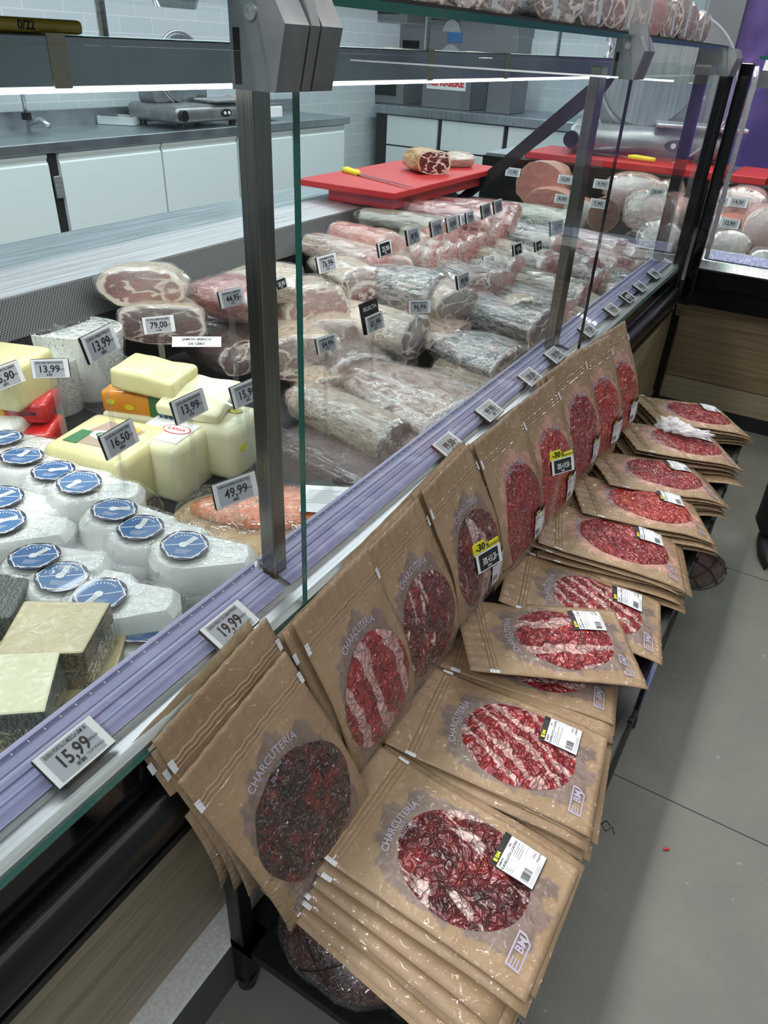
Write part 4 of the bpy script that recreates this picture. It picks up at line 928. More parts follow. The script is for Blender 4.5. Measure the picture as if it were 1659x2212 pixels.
block('wrapped_cheese', 'white film wrapped cheese at the left edge before the red ones', -5, 900, .775, (.10, .10, .05), 30, M['tubwhite'], .014)
block('wrapped_cheese', 'low white wrapped cheese under the film wrapped one at the left edge', 10, 930, .73, (.10, .10, .05), 30, M['tubwhite'], .014)
# big white fresh cheeses with film
def tub(px, py, z, rx, ry, h, yaw, lab):
    p = at(px, py, z=z)-Vector((0, 0, h)); r = empty('fresh_cheese', p, (0, 0, radians(yaw))); tag(r, lab, 'cheese', 'white fresh cheeses')
    m = MB(); N = 48; rg = [(0, .80), (.006, .86), (h*.5, .93), (h*.93, 1.0), (h, 1.0), (h, .95), (h-.006, .92), (h-.008, .5), (h-.008, .01)]
    for z_, s_ in rg:
        for k in range(N):
            t = 2*pi*k/N; q = 1+.015*noise.noise(Vector((cos(t)*2, sin(t)*2, z_*20))); cx_ = abs(cos(t))**.7*(1 if cos(t) > 0 else -1); m.v.append((rx*s_*q*cx_, ry*s_*q*sin(t), z_))
    for a in range(len(rg)-1):
        for k in range(N): k2 = (k+1) % N; m.f.append((a*N+k, a*N+k2, (a+1)*N+k2, (a+1)*N+k)); m.mi.append(0)
    m.f.append(tuple(range((len(rg)-1)*N, len(rg)*N))); m.mi.append(0); m.build('cheese_body', M['tubwhite'], r, smooth=True, auto=45)
    f = MB(); rg = [(.01, .90), (h*.6, 1.0), (h*.97, 1.05), (h+.004, 1.02), (h+.003, .5), (h+.002, .02)]
    for z_, s_ in rg:
        for k in range(N):
            t = 2*pi*k/N; q = 1+.05*noise.noise(Vector((cos(t)*5, sin(t)*5, z_*30))); f.v.append((rx*s_*q*cos(t), ry*s_*q*sin(t), z_))
    for a in range(len(rg)-1):
        for k in range(N): k2 = (k+1) % N; f.f.append((a*N+k, a*N+k2, (a+1)*N+k2, (a+1)*N+k)); f.mi.append(0)
    f.build('plastic_wrap', M['film'], r, smooth=True)
tub(150, 705, .862, .115, .075, .155, 25, 'large white fresh cheese in film below the upper 13,99 tag')
tub(105, 770, .815, .062, .060, .135, 20, 'smaller white fresh cheese in film behind the left 13,99 tag')
# wedges
def wedge(px, py, z, pts, h, yaw, lab, side, inn=M['wedge_in'], wrap=True, top_first=True):
    p = at(px, py, z=z)-Vector((0, 0, h)); r = empty('cheese_wedge', p, (0, 0, radians(yaw))); tag(r, lab, 'cheese', 'cut cheeses by the lilac rail')
    m = MB(); m.prism(pts, 0, h); o = m.build('cheese_body', [side, inn], r)
    for q in o.data.polygons:
        if q.normal.z > .8: q.material_index = 1
    b = o.modifiers.new('bevel', 'BEVEL'); b.width = .003; b.segments = 2
    if wrap:
        f = MB(); f.prism([(x*1.05, y*1.05) for x, y in pts], -.002, h*.6); f.prism([(pts[0][0]*1.05, pts[0][1]*1.05), (pts[0][0]*1.05+.03, pts[0][1]*1.2-.02), (pts[0][0], pts[0][1]*1.1)], .0, .04); f.build('plastic_wrap', M['film'], r)
wedge(112, 1352, .800, [(-.052, -.052), (.050, -.048), (.060, .045), (-.050, .050)], .062, 35, 'cut cheese with brown woven-pattern rind beside the goat cheeses, topmost by the rail', M['rind'])
wedge(118, 1440, .735, [(-.085, -.062), (.075, -.062), (.080, .055), (-.085, .055)], .075, 38, 'pale striped cheese under the brown woven-rind piece', M['rind_pale'])
wedge(8, 1470, .800, [(-.07, -.05), (.055, -.052), (.052, .045), (-.07, .05)], .055, 40, 'creamy cut cheese with grey mouldy rind at the left edge by the rail', M['rind_grey'], M['cream_cheese'])
wedge(20, 1560, .74, [(-.11, -.06), (.085, -.06), (.085, .06), (-.11, .06)], .075, 44, 'large pale striped cheese under the grey-rind piece above the 15,99 tag', M['rind_pale'])
wedge(0, 1285, .765, [(-.03, -.05), (.028, -.048), (.028, .045), (-.03, .05)], .07, 38, 'dark grey-rind cheese sliver at the left edge above the woven-rind piece', M['rind_grey'], M['rind_grey'], wrap=False)
# salmon on a log slice
p = at(560, 1115, z=.70); r = empty('log_slice', (p.x, p.y, .652), (0, 0, .3)); tag(r, 'thick slice of tree log with bark used as a board under the salmon', 'board')
m = MB(); N = 60
for z_, s_ in ((0, .96), (.004, 1), (.026, 1), (.030, .975)):
    for k in range(N): t = 2*pi*k/N; q = s_*(1+.03*noise.noise(Vector((cos(t)*2, sin(t)*2, 3)))+.012*noise.noise(Vector((cos(t)*12, sin(t)*12, z_*90)))); m.v.append((.165*q*cos(t), .115*q*sin(t), z_))
for a in range(3):
    for k in range(N): k2 = (k+1) % N; m.f.append((a*N+k, a*N+k2, (a+1)*N+k2, (a+1)*N+k)); m.mi.append(1 if a < 2 else 0)
m.f.append(tuple(range(3*N, 4*N))); m.mi.append(0); m.f.append(tuple(range(N))[::-1]); m.mi.append(0); m.build('wood_body', [M['log'], M['bark']], r)
p = at(580, 1090, z=.70); r = empty('smoked_salmon', (p.x-.0, p.y+.01, .684), (0, 0, radians(36))); tag(r, 'vacuum packed side of orange smoked salmon on the log slice behind the post', 'fish')
m = MB(); N = 50; rg = [(0, .97), (.004, 1), (.012, .98), (.017, .85), (.019, .4), (.0195, .02)]
for z_, s_ in rg:
    for k in range(N):
        t = 2*pi*k/N; c_ = cos(t); ww = .068*(1-.35*max(0, -c_)**2); m.v.append((.150*c_*s_, ww*sin(t)*s_*(1+.08*noise.noise(Vector((c_*3, sin(t)*3, 1)))), z_+.002*noise.noise(Vector((c_*8*s_, sin(t)*6*s_, 0)))))
for a in range(len(rg)-1):
    for k in range(N): k2 = (k+1) % N; m.f.append((a*N+k, a*N+k2, (a+1)*N+k2, (a+1)*N+k)); m.mi.append(0)
m.build('fish_body', M['salmon'], r, smooth=True)
m = MB(); 
for i in range(16):
    for j in range(10):
        f = lambda a, b: (-.175+.36*a/16, -.082+.164*b/10, .018+.005*noise.noise(Vector((a*.5, b*.5, 2)))-.016*max(0, abs(b-5)/5-.75)*4-.014*max(0, abs(a-8)/8-.82)*5)
        m.quad(f(i, j), f(i+1, j), f(i+1, j+1), f(i, j+1))
m.build('vacuum_bag', M['film'], r, smooth=True, fix=False)['label'] = 'clear vacuum bag'
m = MB(); m.box((.055, -.038, .0235), (.140, .055, .0242)); o = m.build('paper_label', M['paper'], r, rot=(0, 0, -.12)); o['label'] = 'white printed label'
g = MB(); f = lambda x, y: (.097+x, .008+y, .0246)
for i in range(9): g.quad(f(-.036, .03-.0055*i), f(.03-.008*(i % 3), .03-.0055*i), f(.03-.008*(i % 3), .0292-.0055*i), f(-.036, .0292-.0055*i))
barcode(g, .0, -.040, .03, .012, f); g.build('label_print', M['greyink'], o, fix=False)
# ------------------------------------------------------------------ wrapped hams and sausages
def revolve(m, rings, N, cap0=True, cap1=True):
    """rings: list of lists of points"""
    n0 = len(m.v)
    for rg in rings: m.v += [tuple(p) for p in rg]
    for a in range(len(rings)-1):
        for k in range(N): k2 = (k+1) % N; m.f.append((n0+a*N+k, n0+a*N+k2, n0+(a+1)*N+k2, n0+(a+1)*N+k)); m.mi.append(0)
    if cap0: m.f.append(tuple(n0+k for k in range(N))[::-1]); m.mi.append(0)
    if cap1: m.f.append(tuple(n0+(len(rings)-1)*N+k for k in range(N))); m.mi.append(0)
def ham_variant(seed, taper=.55, lump=.16, full=2.4):
    """unit ham: length 1 along x (cut face at +.5), width 1 in y, height 1 in z"""
    N, K = 48, 26
    def cs(t, x):
        c, s_ = cos(t), sin(t); e = 2/full
        y = .5*abs(c)**e*(1 if c > 0 else -1); z = .5*abs(s_)**e*(1 if s_ > 0 else -1)
        q = 1+lump*noise.noise(Vector((c*1.3, s_*1.3, seed*5.1+x*1.6)))+.05*noise.noise(Vector((c*4, s_*4, seed*2+x*5)))
        return y*q, z*q
    def prof(x):
        t = (.5-x); return (1-(max(0, t-.25)/.76)**2.2*taper*1.0)*(1 if t < .93 else sqrt(max(.02, 1-((t-.93)/.075)**2)))
    xs = [.5-1.0*i/(K-1) for i in range(K)]
    rings = []
    for x in xs:
        p = prof(x); rings.append([(x, cs(2*pi*k/N, x)[0]*p, cs(2*pi*k/N, x)[1]*p) for k in range(N)])
    m = MB(); revolve(m, rings, N, cap0=False); b = m.build('cured_body', M['b_ham'], smooth=True); body = b.data; bpy.data.objects.remove(b)
    m = MB(); uv = []; NR = 10
    for i in range(NR+1):
        for k in range(N):
            y, z = cs(2*pi*k/N, .5); r = i/NR; m.v.append((.5+.012*noise.noise(Vector((y*r*6, z*r*6, seed)))*(1-r**4)+.02*(1-r*r)*.4, y*r, z*r)); a = 2*pi*k/N; uv.append((r*cos(a), r*sin(a)))
    for i in range(NR):
        for k in range(N): k2 = (k+1) % N; m.f.append((i*N+k, (i+1)*N+k, (i+1)*N+k2, i*N+k2)); m.mi.append(0)
    b = m.build('cut_face', M['f_red'], smooth=True, uvs=uv, fix=False); face = b.data; bpy.data.objects.remove(b)
    xs2 = [.535-1.10*i/(K+5) for i in range(K+6)]; rings = []
    for j, x in enumerate(xs2):
        xc = max(-.5, min(.5, x)); p = prof(max(-.40, xc)); 
        if x < -.45: p *= max(.22, 1-(-.45-x)*6)
        if j == 0: p *= .82
        rg = []
        for k in range(N):
            t = 2*pi*k/N; y, z = cs(t, xc); q = 1.06+.075*noise.noise(Vector((cos(t)*3.5, sin(t)*3.5, seed+x*7)))+.03*abs(noise.noise(Vector((cos(t)*9, sin(t)*9, seed+x*16))))
            if x < -.5: q *= 1+.35*noise.noise(Vector((cos(t)*5, sin(t)*5, seed)))
            rg.append((x, y*p*q, z*p*q))
        rings.append(rg)
    m = MB(); revolve(m, rings, N, cap0=True, cap1=False); b = m.build('plastic_wrap', M['film'], smooth=True); wr = b.data; bpy.data.objects.remove(b)
    return body, face, wr
HV = [ham_variant(1), ham_variant(2, .7, .22, 2.2), ham_variant(3, .35, .14, 2.8), ham_variant(4, .15, .06, 2.1), ham_variant(5, .25, .25, 3.0)]
def recolour(me, mat):
    key = (me.name, mat.name)
    if key not in _rc: c = me.copy(); c.materials[0] = mat; _rc[key] = c
    return _rc[key]
_rc = {}
def ham(px, py, z, dims, yaw, label, var=0, body='b_ham', face='f_red', pitch=0, roll=0, wrap=True, name='wrapped_ham', cat='ham', group='wrapped meats in the counter', P=None):
    p = P or at(px, py, z=z); r = empty(name, p, (radians(roll), radians(pitch), radians(yaw))); tag(r, label, cat, group)
    b, f, w = HV[var]; link_mesh('cured_body', recolour(b, M[body]), r, scale=dims); link_mesh('cut_face', recolour(f, M[face]), r, scale=dims)['label'] = 'cut face showing the meat'
    if wrap: link_mesh('plastic_wrap', w, r, scale=dims)['label'] = 'crinkled clear wrap'
    return r
HAMS = [ # px, py, z, (l,w,h), yaw, label, variant, body, face, pitch
 (318, 605, .925, (.13, .20, .085), -52, 'cut ham with white fat rim, topmost at the back by the air grille', 0, 'b_white', 'f_red', 0),
 (352, 683, .850, (.13, .19, .095), -48, 'cut ham behind the 79,00 tag', 2, 'b_white', 'f_dark', 0),
 (482, 640, .880, (.20, .15, .10), 20, 'pinkish ham piece behind the 44,95 tag', 1, 'b_red', 'f_red', 0),
 (455, 745, .765, (.24, .13, .09), -10, 'dark ham piece with a long white paper label under the 79,00 cut ham', 1, 'b_dark', 'f_dark', 0),
 (540, 700, .79, (.22, .14, .08), 25, 'red cured piece between the paper-labelled ham and the steel post', 2, 'b_red', 'f_dark', 0),
 (575, 760, .75, (.22, .14, .08), 30, 'silvery wrapped piece just left of the steel post', 4, 'b_pack', 'f_dark', 0),
 (560, 610, .90, (.2, .14, .09), 30, 'wrapped ham just right of the 44,95 tag, behind the post', 1, 'b_white', 'f_red', 0),
 (655, 650, .835, (.20, .19, .13), -28, 'big cut ham with marbled face just right of the tall glass edge', 0, 'b_white', 'f_red', 0),
 (632, 745, .765, (.20, .18, .12), -35, 'dark cut ham behind the tall glass edge', 2, 'b_white', 'f_dark', 0),
 (702, 702, .785, (.20, .14, .095), -20, 'small spotted cut ham above the 84,99 tag', 2, 'b_white', 'f_grey', 0),
 (755, 785, .725, (.20, .18, .12), -38, 'round brown-faced ham right of the 84,99 tag', 3, 'b_dark', 'f_grey', 0),
 (805, 705, .785, (.27, .15, .11), 20, 'wrapped ham with round dark face beside the 81,99 tag', 3, 'b_white', 'f_dark', 0),
 (850, 620, .835, (.30, .16, .12), 22, 'silvery wrapped ham left of the 96,99 tag', 0, 'b_pack', 'f_grey', 0),
 (925, 640, .82, (.24, .15, .11), 0, 'pale wrapped ham right behind the 96,99 tag', 1, 'b_white', 'f_grey', 0),
 (905, 712, .765, (.25, .15, .07), 28, 'flat wrapped piece under the 96,99 tag', 2, 'b_ham', 'f_pink', 0),
 (820, 770, .715, (.18, .13, .08), 34, 'small folded pack under the 81,99 ham', 4, 'b_pack', 'f_red', 0),
 (1050, 678, .785, (.36, .14, .10), 12, 'long wrapped ham with dark band and dark red face at its right end', 0, 'b_pack', 'f_dark', 0),
 (1118, 672, .80, (.12, .12, .10), -45, 'short cut piece with dark red face at the end of the long ham', 0, 'b_white', 'f_dark', 0),
 (1010, 762, .745, (.27, .17, .11), 10, 'wrapped ham with teal tint lying right of the 96,99 stem', 1, 'b_pack', 'f_grey', 0),
 (1045, 822, .70, (.28, .17, .09), 14, 'pinkish wrapped ham under the teal-tinted one', 2, 'b_white', 'f_red', 0),
 (860, 850, .725, (.40, .22, .12), 4, 'largest wrapped ham, lying along the front of the case', 1, 'b_ham', 'f_grey', 0),
 (945, 895, .69, (.26, .16, .08), 6, 'wrapped ham edge under the largest ham by the rail', 2, 'b_white', 'f_red', 0),
 (745, 905, .715, (.30, .12, .10), 10, 'wrapped ham end with knuckle bone, left of the largest ham', 3, 'b_white', 'f_grey', 0),
 (835, 875, .72, (.14, .10, .08), -20, 'small ham end with deep red face between two larger hams', 3, 'b_white', 'f_dark', 0),
 (862, 955, .685, (.22, .16, .09), 0, 'dark beef-like cured piece in shiny film next to the rail', 1, 'b_wine', 'f_dark', 0),
 (745, 985, .665, (.30, .18, .07), 14, 'low deep red cured beef piece behind the divider', 2, 'b_wine', 'f_dark', 0),
 (688, 825, .70, (.16, .13, .09), -30, 'pale cut ham beside the glass edge behind the divider', 2, 'b_white', 'f_grey', 0),
 (700, 870, .69, (.18, .14, .06), 10, 'low wrapped piece beside the pale cut ham', 4, 'b_ham', 'f_grey', 0),
 (728, 585, .865, (.24, .13, .08), 0, 'wrapped ham with white fat and dark end under the 76,99 tag', 1, 'b_white', 'f_dark', 0),
 (762, 625, .825, (.14, .12, .08), -25, 'small ham end below the 76,99 tag', 3, 'b_white', 'f_red', 0),
 (790, 595, .835, (.20, .12, .08), 20, 'red cured piece right of the 76,99 tag', 2, 'b_red', 'f_red', 0),
 (735, 545, .885, (.30, .12, .08), 6, 'long mottled wrapped piece at the back behind the 76,99 tag', 2, 'b_ham', 'f_pink', 0),
 (780, 518, .905, (.24, .10, .085), 8, 'orange paprika sausage piece left of the black-screened tag', 3, 'b_orange', 'f_pink', 0),
 (835, 525, .895, (.15, .09, .075), -10, 'red sausage end behind the black-screened tag', 3, 'b_orange', 'f_pink', 0),
 (862, 560, .86, (.16, .08, .06), -60, 'thin sausage ends under the black-screened tag', 3, 'b_mould', 'f_pink', 0),
 (960, 578, .83, (.34, .11, .06), -6, 'dark printed pack with a red corner in the middle of the case', 4, 'b_pack', 'f_red', 0),
 (895, 595, .82, (.28, .11, .06), -4, 'second dark printed pack left of the red-cornered one', 4, 'b_pack', 'f_red', 0),
 (985, 610, .80, (.20, .13, .09), -30, 'red wrapped cured piece under the tag in the middle', 2, 'b_red', 'f_pink', 0),
 (1040, 590, .80, (.24, .12, .09), -20, 'wrapped piece with blue tinted film right of the middle tag', 1, 'b_pack', 'f_pink', 0),
 (1010, 640, .77, (.18, .12, .08), -40, 'pink striped wrapped ends below the middle tag', 3, 'b_red', 'f_pink', 0),
 (900, 488, .90, (.30, .08, .08), 30, 'long orange sausage at the back under the 49,95 tag', 3, 'b_orange', 'f_pink', 0),
 (865, 480, .92, (.30, .08, .07), 30, 'peppered greenish sausage at the back behind the orange one', 3, 'b_pepper', 'f_pink', 0),
 (940, 462, .925, (.34, .09, .08), 30, 'wine red sausage at the back rail', 3, 'b_red', 'f_pink', 0),
 (975, 478, .90, (.28, .08, .08), 30, 'orange-brown sausage at the back under the 18,45 tag', 3, 'b_orange', 'f_pink', 0),
 (1010, 455, .91, (.30, .08, .08), 32, 'dark red sausage near the red cutting board', 3, 'b_red', 'f_pink', 0),
 (1040, 470, .89, (.26, .08, .08), 20, 'pale pink wrapped sausage near the far end', 3, 'b_red', 'f_pink', 0),
 (1062, 455, .885, (.22, .08, .08), 20, 'last red sausage against the far end pane', 3, 'b_red', 'f_pink', 0),
 (1155, 470, .83, (.36, .11, .10), 14, 'floury salami highest in the row by the end pane', 3, 'b_mould', 'f_pink', 0),
 (1105, 507, .82, (.40, .11, .10), 12, 'silvery wrapped salami below the floury one', 3, 'b_pack', 'f_pink', 0),
 (1082, 545, .80, (.40, .10, .09), 6, 'frosty wrapped salami right of the middle sausages', 3, 'b_mould', 'f_pink', 0),
 (1045, 562, .81, (.28, .10, .09), 6, 'greenish salami behind the 65,00 tag', 3, 'b_pepper', 'f_pink', 0),
 (1160, 560, .765, (.22, .10, .09), -6, 'short brown salami right of the 65,00 tag', 3, 'b_mould', 'f_pink', 0),
 (1190, 520, .79, (.26, .10, .09), -10, 'salami behind the farther black-screened tag', 3, 'b_mould', 'f_pink', 0),
 (1140, 610, .765, (.40, .10, .09), 14, 'long greenish wrapped salami across the middle right', 3, 'b_pepper', 'f_pink', 0),
 (1125, 650, .75, (.34, .11, .09), 6, 'silvery wrapped piece behind the dark red face', 4, 'b_pack', 'f_pink', 0),
 (1190, 680, .72, (.26, .12, .09), 0, 'wrapped brown piece right of the long ham by the second post', 1, 'b_ham', 'f_grey', 0),
 (1135, 752, .705, (.26, .16, .11), -8, 'pale wrapped ham next to the rail before the second post', 2, 'b_white', 'f_grey', 0),
 (1100, 795, .68, (.20, .14, .07), 0, 'red corner of ham under the pale wrapped one by the rail', 2, 'b_red', 'f_red', 0),
 (1215, 720, .69, (.20, .12, .08), 10, 'wrapped piece right under the second post by the rail', 4, 'b_ham', 'f_grey', 0),
 (1255, 590, .75, (.22, .09, .08), -35, 'dark brown stick sausage behind the seam of the panes', 3, 'b_dark', 'f_pink', 0),
 (1300, 560, .76, (.26, .10, .07), -20, 'silvery pack with pink print near the far rail', 4, 'b_pinkpack', 'f_pink', 0),
 (1330, 535, .775, (.26, .10, .06), -10, 'pink and white printed pack higher up near the far rail', 4, 'b_pinkpack', 'f_pink', 0),
 (1280, 520, .80, (.26, .10, .06), 0, 'printed pack left of the pink and white one', 4, 'b_pinkpack', 'f_pink', 0),
 (1290, 615, .72, (.24, .09, .08), -40, 'brown wrapped stick sausage lying toward the far rail', 3, 'b_dark', 'f_pink', 0),
 (1335, 600, .73, (.22, .09, .07), -45, 'silvery crumpled sausage pack beside the far rail', 4, 'b_pack', 'f_pink', 0),
 (1250, 650, .71, (.24, .10, .08), -35, 'grey wrapped sausage just past the second post', 3, 'b_mould', 'f_pink', 0),
 (1275, 670, .69, (.20, .08, .07), -45, 'thin wrapped sausage beside the rail past the second post', 3, 'b_mould', 'f_pink', 0),
 (1360, 570, .73, (.20, .09, .07), -50, 'last crumpled pack by the far end of the rail', 4, 'b_pack', 'f_pink', 0),
 (1230, 560, .77, (.24, .09, .08), -10, 'brown sausage seen through the second steel post', 3, 'b_dark', 'f_pink', 0),
]
for (px, py, z, dims, yaw, lab, var, bm_, fm_, pit) in HAMS:
    if yaw > -25 and px > 600: yaw -= 22
    ham(px, py, z, dims, yaw, lab, var, bm_, fm_, pit, roll=(hash(lab[:3]) % 1) )
# small upright sausage ends in rows
k = 0
for (px, py, z, mat_) in ((880, 545, .87, 'b_mould'), (905, 552, .865, 'b_mould'), (930, 548, .86, 'b_orange'), (952, 540, .86, 'b_mould'), (975, 535, .855, 'b_red'), (997, 522, .86, 'b_red'), (1017, 515, .86, 'b_red'), (893, 520, .89, 'b_mould'), (920, 512, .89, 'b_orange'), (950, 508, .885, 'b_orange'), (1040, 500, .86, 'b_orange'), (1058, 492, .86, 'b_mould'), (915, 535, .875, 'b_mould'), (1000, 492, .885, 'b_red'), (1025, 485, .885, 'b_orange')):
    ham(px, py, z, (.16, .055, .075), -38, 'cut sausage end in the tight row below the 49,95 to 18,45 tags', 3, mat_, 'f_pink', name='sausage', cat='sausage', group='upright cut sausage ends')
# white paper strip on the dark ham
pp = at(425, 738, z=.826); r = empty('paper_band', pp, (radians(35), 0, radians(38))); tag(r, 'white paper band with black lettering on the dark ham under the 79,00 tag', 'label')
MB().box((-.055, -.014, -.001), (.055, .014, 0)).build('band', M['paper'], r); g = MB(); add_text(g, 'JAMON IBERICO', .009, lambda x, y: (x, y+.006, .0006), bold=.02); add_text(g, 'DE CEBO', .009, lambda x, y: (x, y-.006, .0006), bold=.02); g.build('band_print', M['ink'], r, fix=False)
# ------------------------------------------------------------------ cooked hams in the corner counter
RD = [ # px, py, y plane, diameter w,h, depth, face, body, yaw, label
 (1165, 398, 3.75, .25, .20, .2, 'f_mort', 'b_mort', 'large pink cooked ham at the upper left of the corner counter'),
 (1175, 440, 3.60, .24, .13, .2, 'f_mort', 'b_mort', 'pink cooked ham with rippled top below the upper left one'),
 (1238, 462, 3.50, .13, .13, .15, 'f_mortd', 'b_orange', 'brownish round ham behind the second steel post'),
 (1303, 465, 3.50, .145, .145, .2, 'f_mortd', 'b_dark', 'round dark pink ham left of the larger one in the corner counter'),
 (1376, 455, 3.50, .16, .16, .2, 'f_mort', 'b_mort', 'round pink mortadella in the middle of the corner counter'),
 (1358, 408, 3.75, .27, .12, .2, 'f_mort', 'b_mort', 'wide pale ham behind the round mortadellas'),
 (1432, 425, 3.65, .13, .12, .2, 'f_mort', 'b_mort', 'pale ham half hidden by the corner frame, upper'),
 (1440, 465, 3.55, .14, .13, .2, 'f_mortd', 'b_mort', 'pale ham half hidden by the corner frame, lower'),
 (1412, 515, 3.35, .17, .14, .16, 'f_spot', 'b_dark', 'spotted brown cooked sausage left of the corner frame'),
 (1562, 535, 3.35, .165, .13, .16, 'f_spot', 'b_dark', 'spotted brown cooked sausage right of the corner frame above the 16,99 tag'),
 (1640, 492, 3.45, .155, .155, .2, 'f_mort', 'b_mort', 'round pink mortadella at the right picture edge'),
 (1600, 440, 3.75, .20, .12, .2, 'f_mort', 'b_mort', 'flat pink ham behind the 14,30 tag'),
 (1550, 448, 3.70, .10, .14, .2, 'f_mortd', 'b_mort', 'pale ham just right of the corner frame'),
 (1560, 495, 3.55, .15, .10, .2, 'f_mortd', 'b_orange', 'tan ham under the 12,99 tag'),
 (1640, 560, 3.25, .09, .07, .1, 'f_dark', 'b_dark', 'small dark pack with white lettering at the right edge'),
]
for (px, py, yy, w_, h_, d_, fc, bd, lab) in RD:
    p = at(px, py, y=yy); ham(0, 0, 0, (d_, w_, h_), -90+12*(px % 3-1), lab, 3, bd, fc, P=p+Vector((0, d_/2, 0)), wrap=(px % 2 == 0), name='cooked_ham', group='cooked hams in the corner counter')
# ------------------------------------------------------------------ products on the glass shelf
SH = [(930, -10, .20, .14, 'b_dark', 'f_dark'), (1010, 15, .20, .13, 'b_dark', 'f_dark'), (1095, 0, .18, .13, 'b_pack', 'f_grey'), (1205, 25, .22, .16, 'b_pack', 'f_grey'), (1290, 40, .20, .10, 'b_dark', 'f_dark'), (1340, 45, .2, .10, 'b_ham', 'f_red'), (1372, 45, .2, .10, 'b_pack', 'f_grey'), (1412, 55, .2, .11, 'b_pack', 'f_pink'), (1450, 62, .2, .10, 'b_red', 'f_red'), (1485, 75, .2, .10, 'b_mould', 'f_grey'), (1515, 80, .2, .09, 'b_mould', 'f_grey'), (1380, 12, .2, .10, 'b_mould', 'f_pink'), (1428, 22, .2, .10, 'b_mould', 'f_grey'), (1475, 30, .2, .10, 'b_mould', 'f_grey'), (1335, 5, .2, .10, 'b_orange', 'f_red')]
for i, (px, py, l_, w_, bd, fc) in enumerate(SH):
    p = at(px, py, x=-.54); p = Vector((p.x-.09, p.y, max(1.462+w_*.42, p.z)))
    ham(0, 0, 0, (l_, w_, w_*.9), -20, 'wrapped cured piece on the glass shelf, %s from the near end' % ('first', 'second', 'third', 'fourth', 'fifth', 'sixth', 'seventh', 'eighth', 'ninth', 'tenth', 'eleventh, lower', 'upper first', 'upper second', 'upper third', 'upper fourth')[i], 3 if i > 3 else 1, bd, fc, P=p, name='cured_piece', cat='cured meat', group='wrapped pieces on the glass shelf')
for i, px in enumerate((835, 1065, 1197, 1295, 1362, 1405, 1460, 1490, 1527)):
    p = at(px, 20, x=-.482); r = empty('shelf_divider', (p.x, p.y, 1.4625)); tag(r, 'clear upright plastic strip on the glass shelf, number %s from the near end' % ('one', 'two', 'three', 'four', 'five', 'six', 'seven', 'eight', 'nine')[i], 'divider', 'clear dividers on the glass shelf')
    MB().box((-.0015, -.012, 0), (.0015, .012, .10), bev=.001).build('upright', M['acrylic'], r); MB().box((-.0015, -.04, -.0005), (.012, .012, .001)).build('foot', M['acrylic'], r); MB().box((.0016, -.009, .004), (.0018, .009, .096)).build('frosted_band', glass_mat('frosted_acrylic_%d' % i, (.8, .8, .82), 1, .2, .45), r)
# packages lying on the lamp canopy
for a, b, lab in ((( -.845, .45), .12, 'flat yellow packet lying on the canopy at the top left'), ((-.845, .60), .15, 'second flat yellow packet on the canopy')):
    r = empty('yellow_packet', (a[0], a[1], 1.4125)); tag(r, lab, 'packet'); MB().box((-.04, -b/2, 0), (.04, b/2, .014), bev=.005).build('packet_body', pm('yellow_foil', (196, 166, 60), .3, coat=.5), r)
    g = MB(); add_text(g, '0/22', .012, lambda x, y: (.0402, x, .007+y), bold=.03); g.build('packet_print', M['ink'], r, fix=False)
# ------------------------------------------------------------------ tags inside the case
def T(l, r, text, label, cap='', w=.078, **k): return price_tag(l, r, None, text, label, cap, auto=w, **k)
T((67, 798), (150, 795), '13,99', 'tag 13,99 farther left, on a stem before the small white fresh cheese', 'QUESO AÑEJO FRESCO VILLALON', w=.064, stand=.68)
T((184, 760), (252, 725), '13,99', 'upper tag 13,99 before the large white fresh cheese', 'QUESO ANEJO FRESCO', stand=.69)
T((-32, 830), (48, 800), '15,90', 'tag ending in ,90 cut by the left picture edge', 'QUESO EMMENTAL BARRA', stand=.68)
T((224, 970), (294, 928), '16,50', 'tag 16,50 in front of the large square yellow cheese', 'QUESO ARLA HAVARTI BARRA', stand=.66)
T((376, 895), (445, 862), '13,99', 'tag 13,99 in front of the thin leaning cheese slab', 'QUESO LARSA IBERA SANDWICH', stand=.665)
T((502, 862), (566, 834), '15,90', 'tag 15,90 half behind the steel post', 'QUESO GARCIA BAQUERO', stand=.67)
T((462, 1077), (556, 1043), '49,99', 'tag 49,99 in front of the salmon', 'SALMON AHUM MARTIKO PRECO 2PCO', w=.086, stand=.655)
T((308, 705), (378, 698), '79,00', 'tag 79,00 on the second cut ham', 'CENTRO JAMON IB.CEBO', w=.064, stand=.75)
T((475, 650), (528, 637), '44,95', 'tag 44,95 just left of the steel post', 'CENTRO JAMON', w=.055, stand=.76)
T((594, 618), (620, 608), '35,95', 'black-screened tag 35,95 beside the tall glass edge', dark=True, w=.042)
T((685, 750), (728, 735), '84,99', 'tag 84,99 right of the tall glass edge', 'JAMON IB', w=.058, stand=.69)
T((791, 705), (829, 688), '81,99', 'tag 81,99 under a black card reading SELECTA', 'JAMON IB', selecta=True, stand=.70, w=.07)
T((882, 664), (931, 662), '96,99', 'tag 96,99 in the middle of the case', 'JAMON IBERICO', w=.060, stand=.69)
T((686, 575), (728, 563), '76,99', 'tag 76,99 toward the back of the case', 'JAMON', stand=.73)
T((818, 542), (846, 532), '25,90', 'small black-screened tag by the orange sausage piece', dark=True, w=.062)
T((880, 515), (907, 504), '49,95', 'small tag 49,95 on the sausages', w=.068)
T((932, 496), (957, 486), '24,95', 'small tag 24,95 on the sausages', w=.068)
T((966, 487), (989, 478), '18,45', 'small tag 18,45 on the sausages', w=.068)
T((994, 476), (1011, 470), '12,75', 'small tag 12,75 on the sausages, left of a pair', w=.055)
T((1008, 472), (1024, 465), '19,95', 'small tag right of the 12,75 one', w=.055)
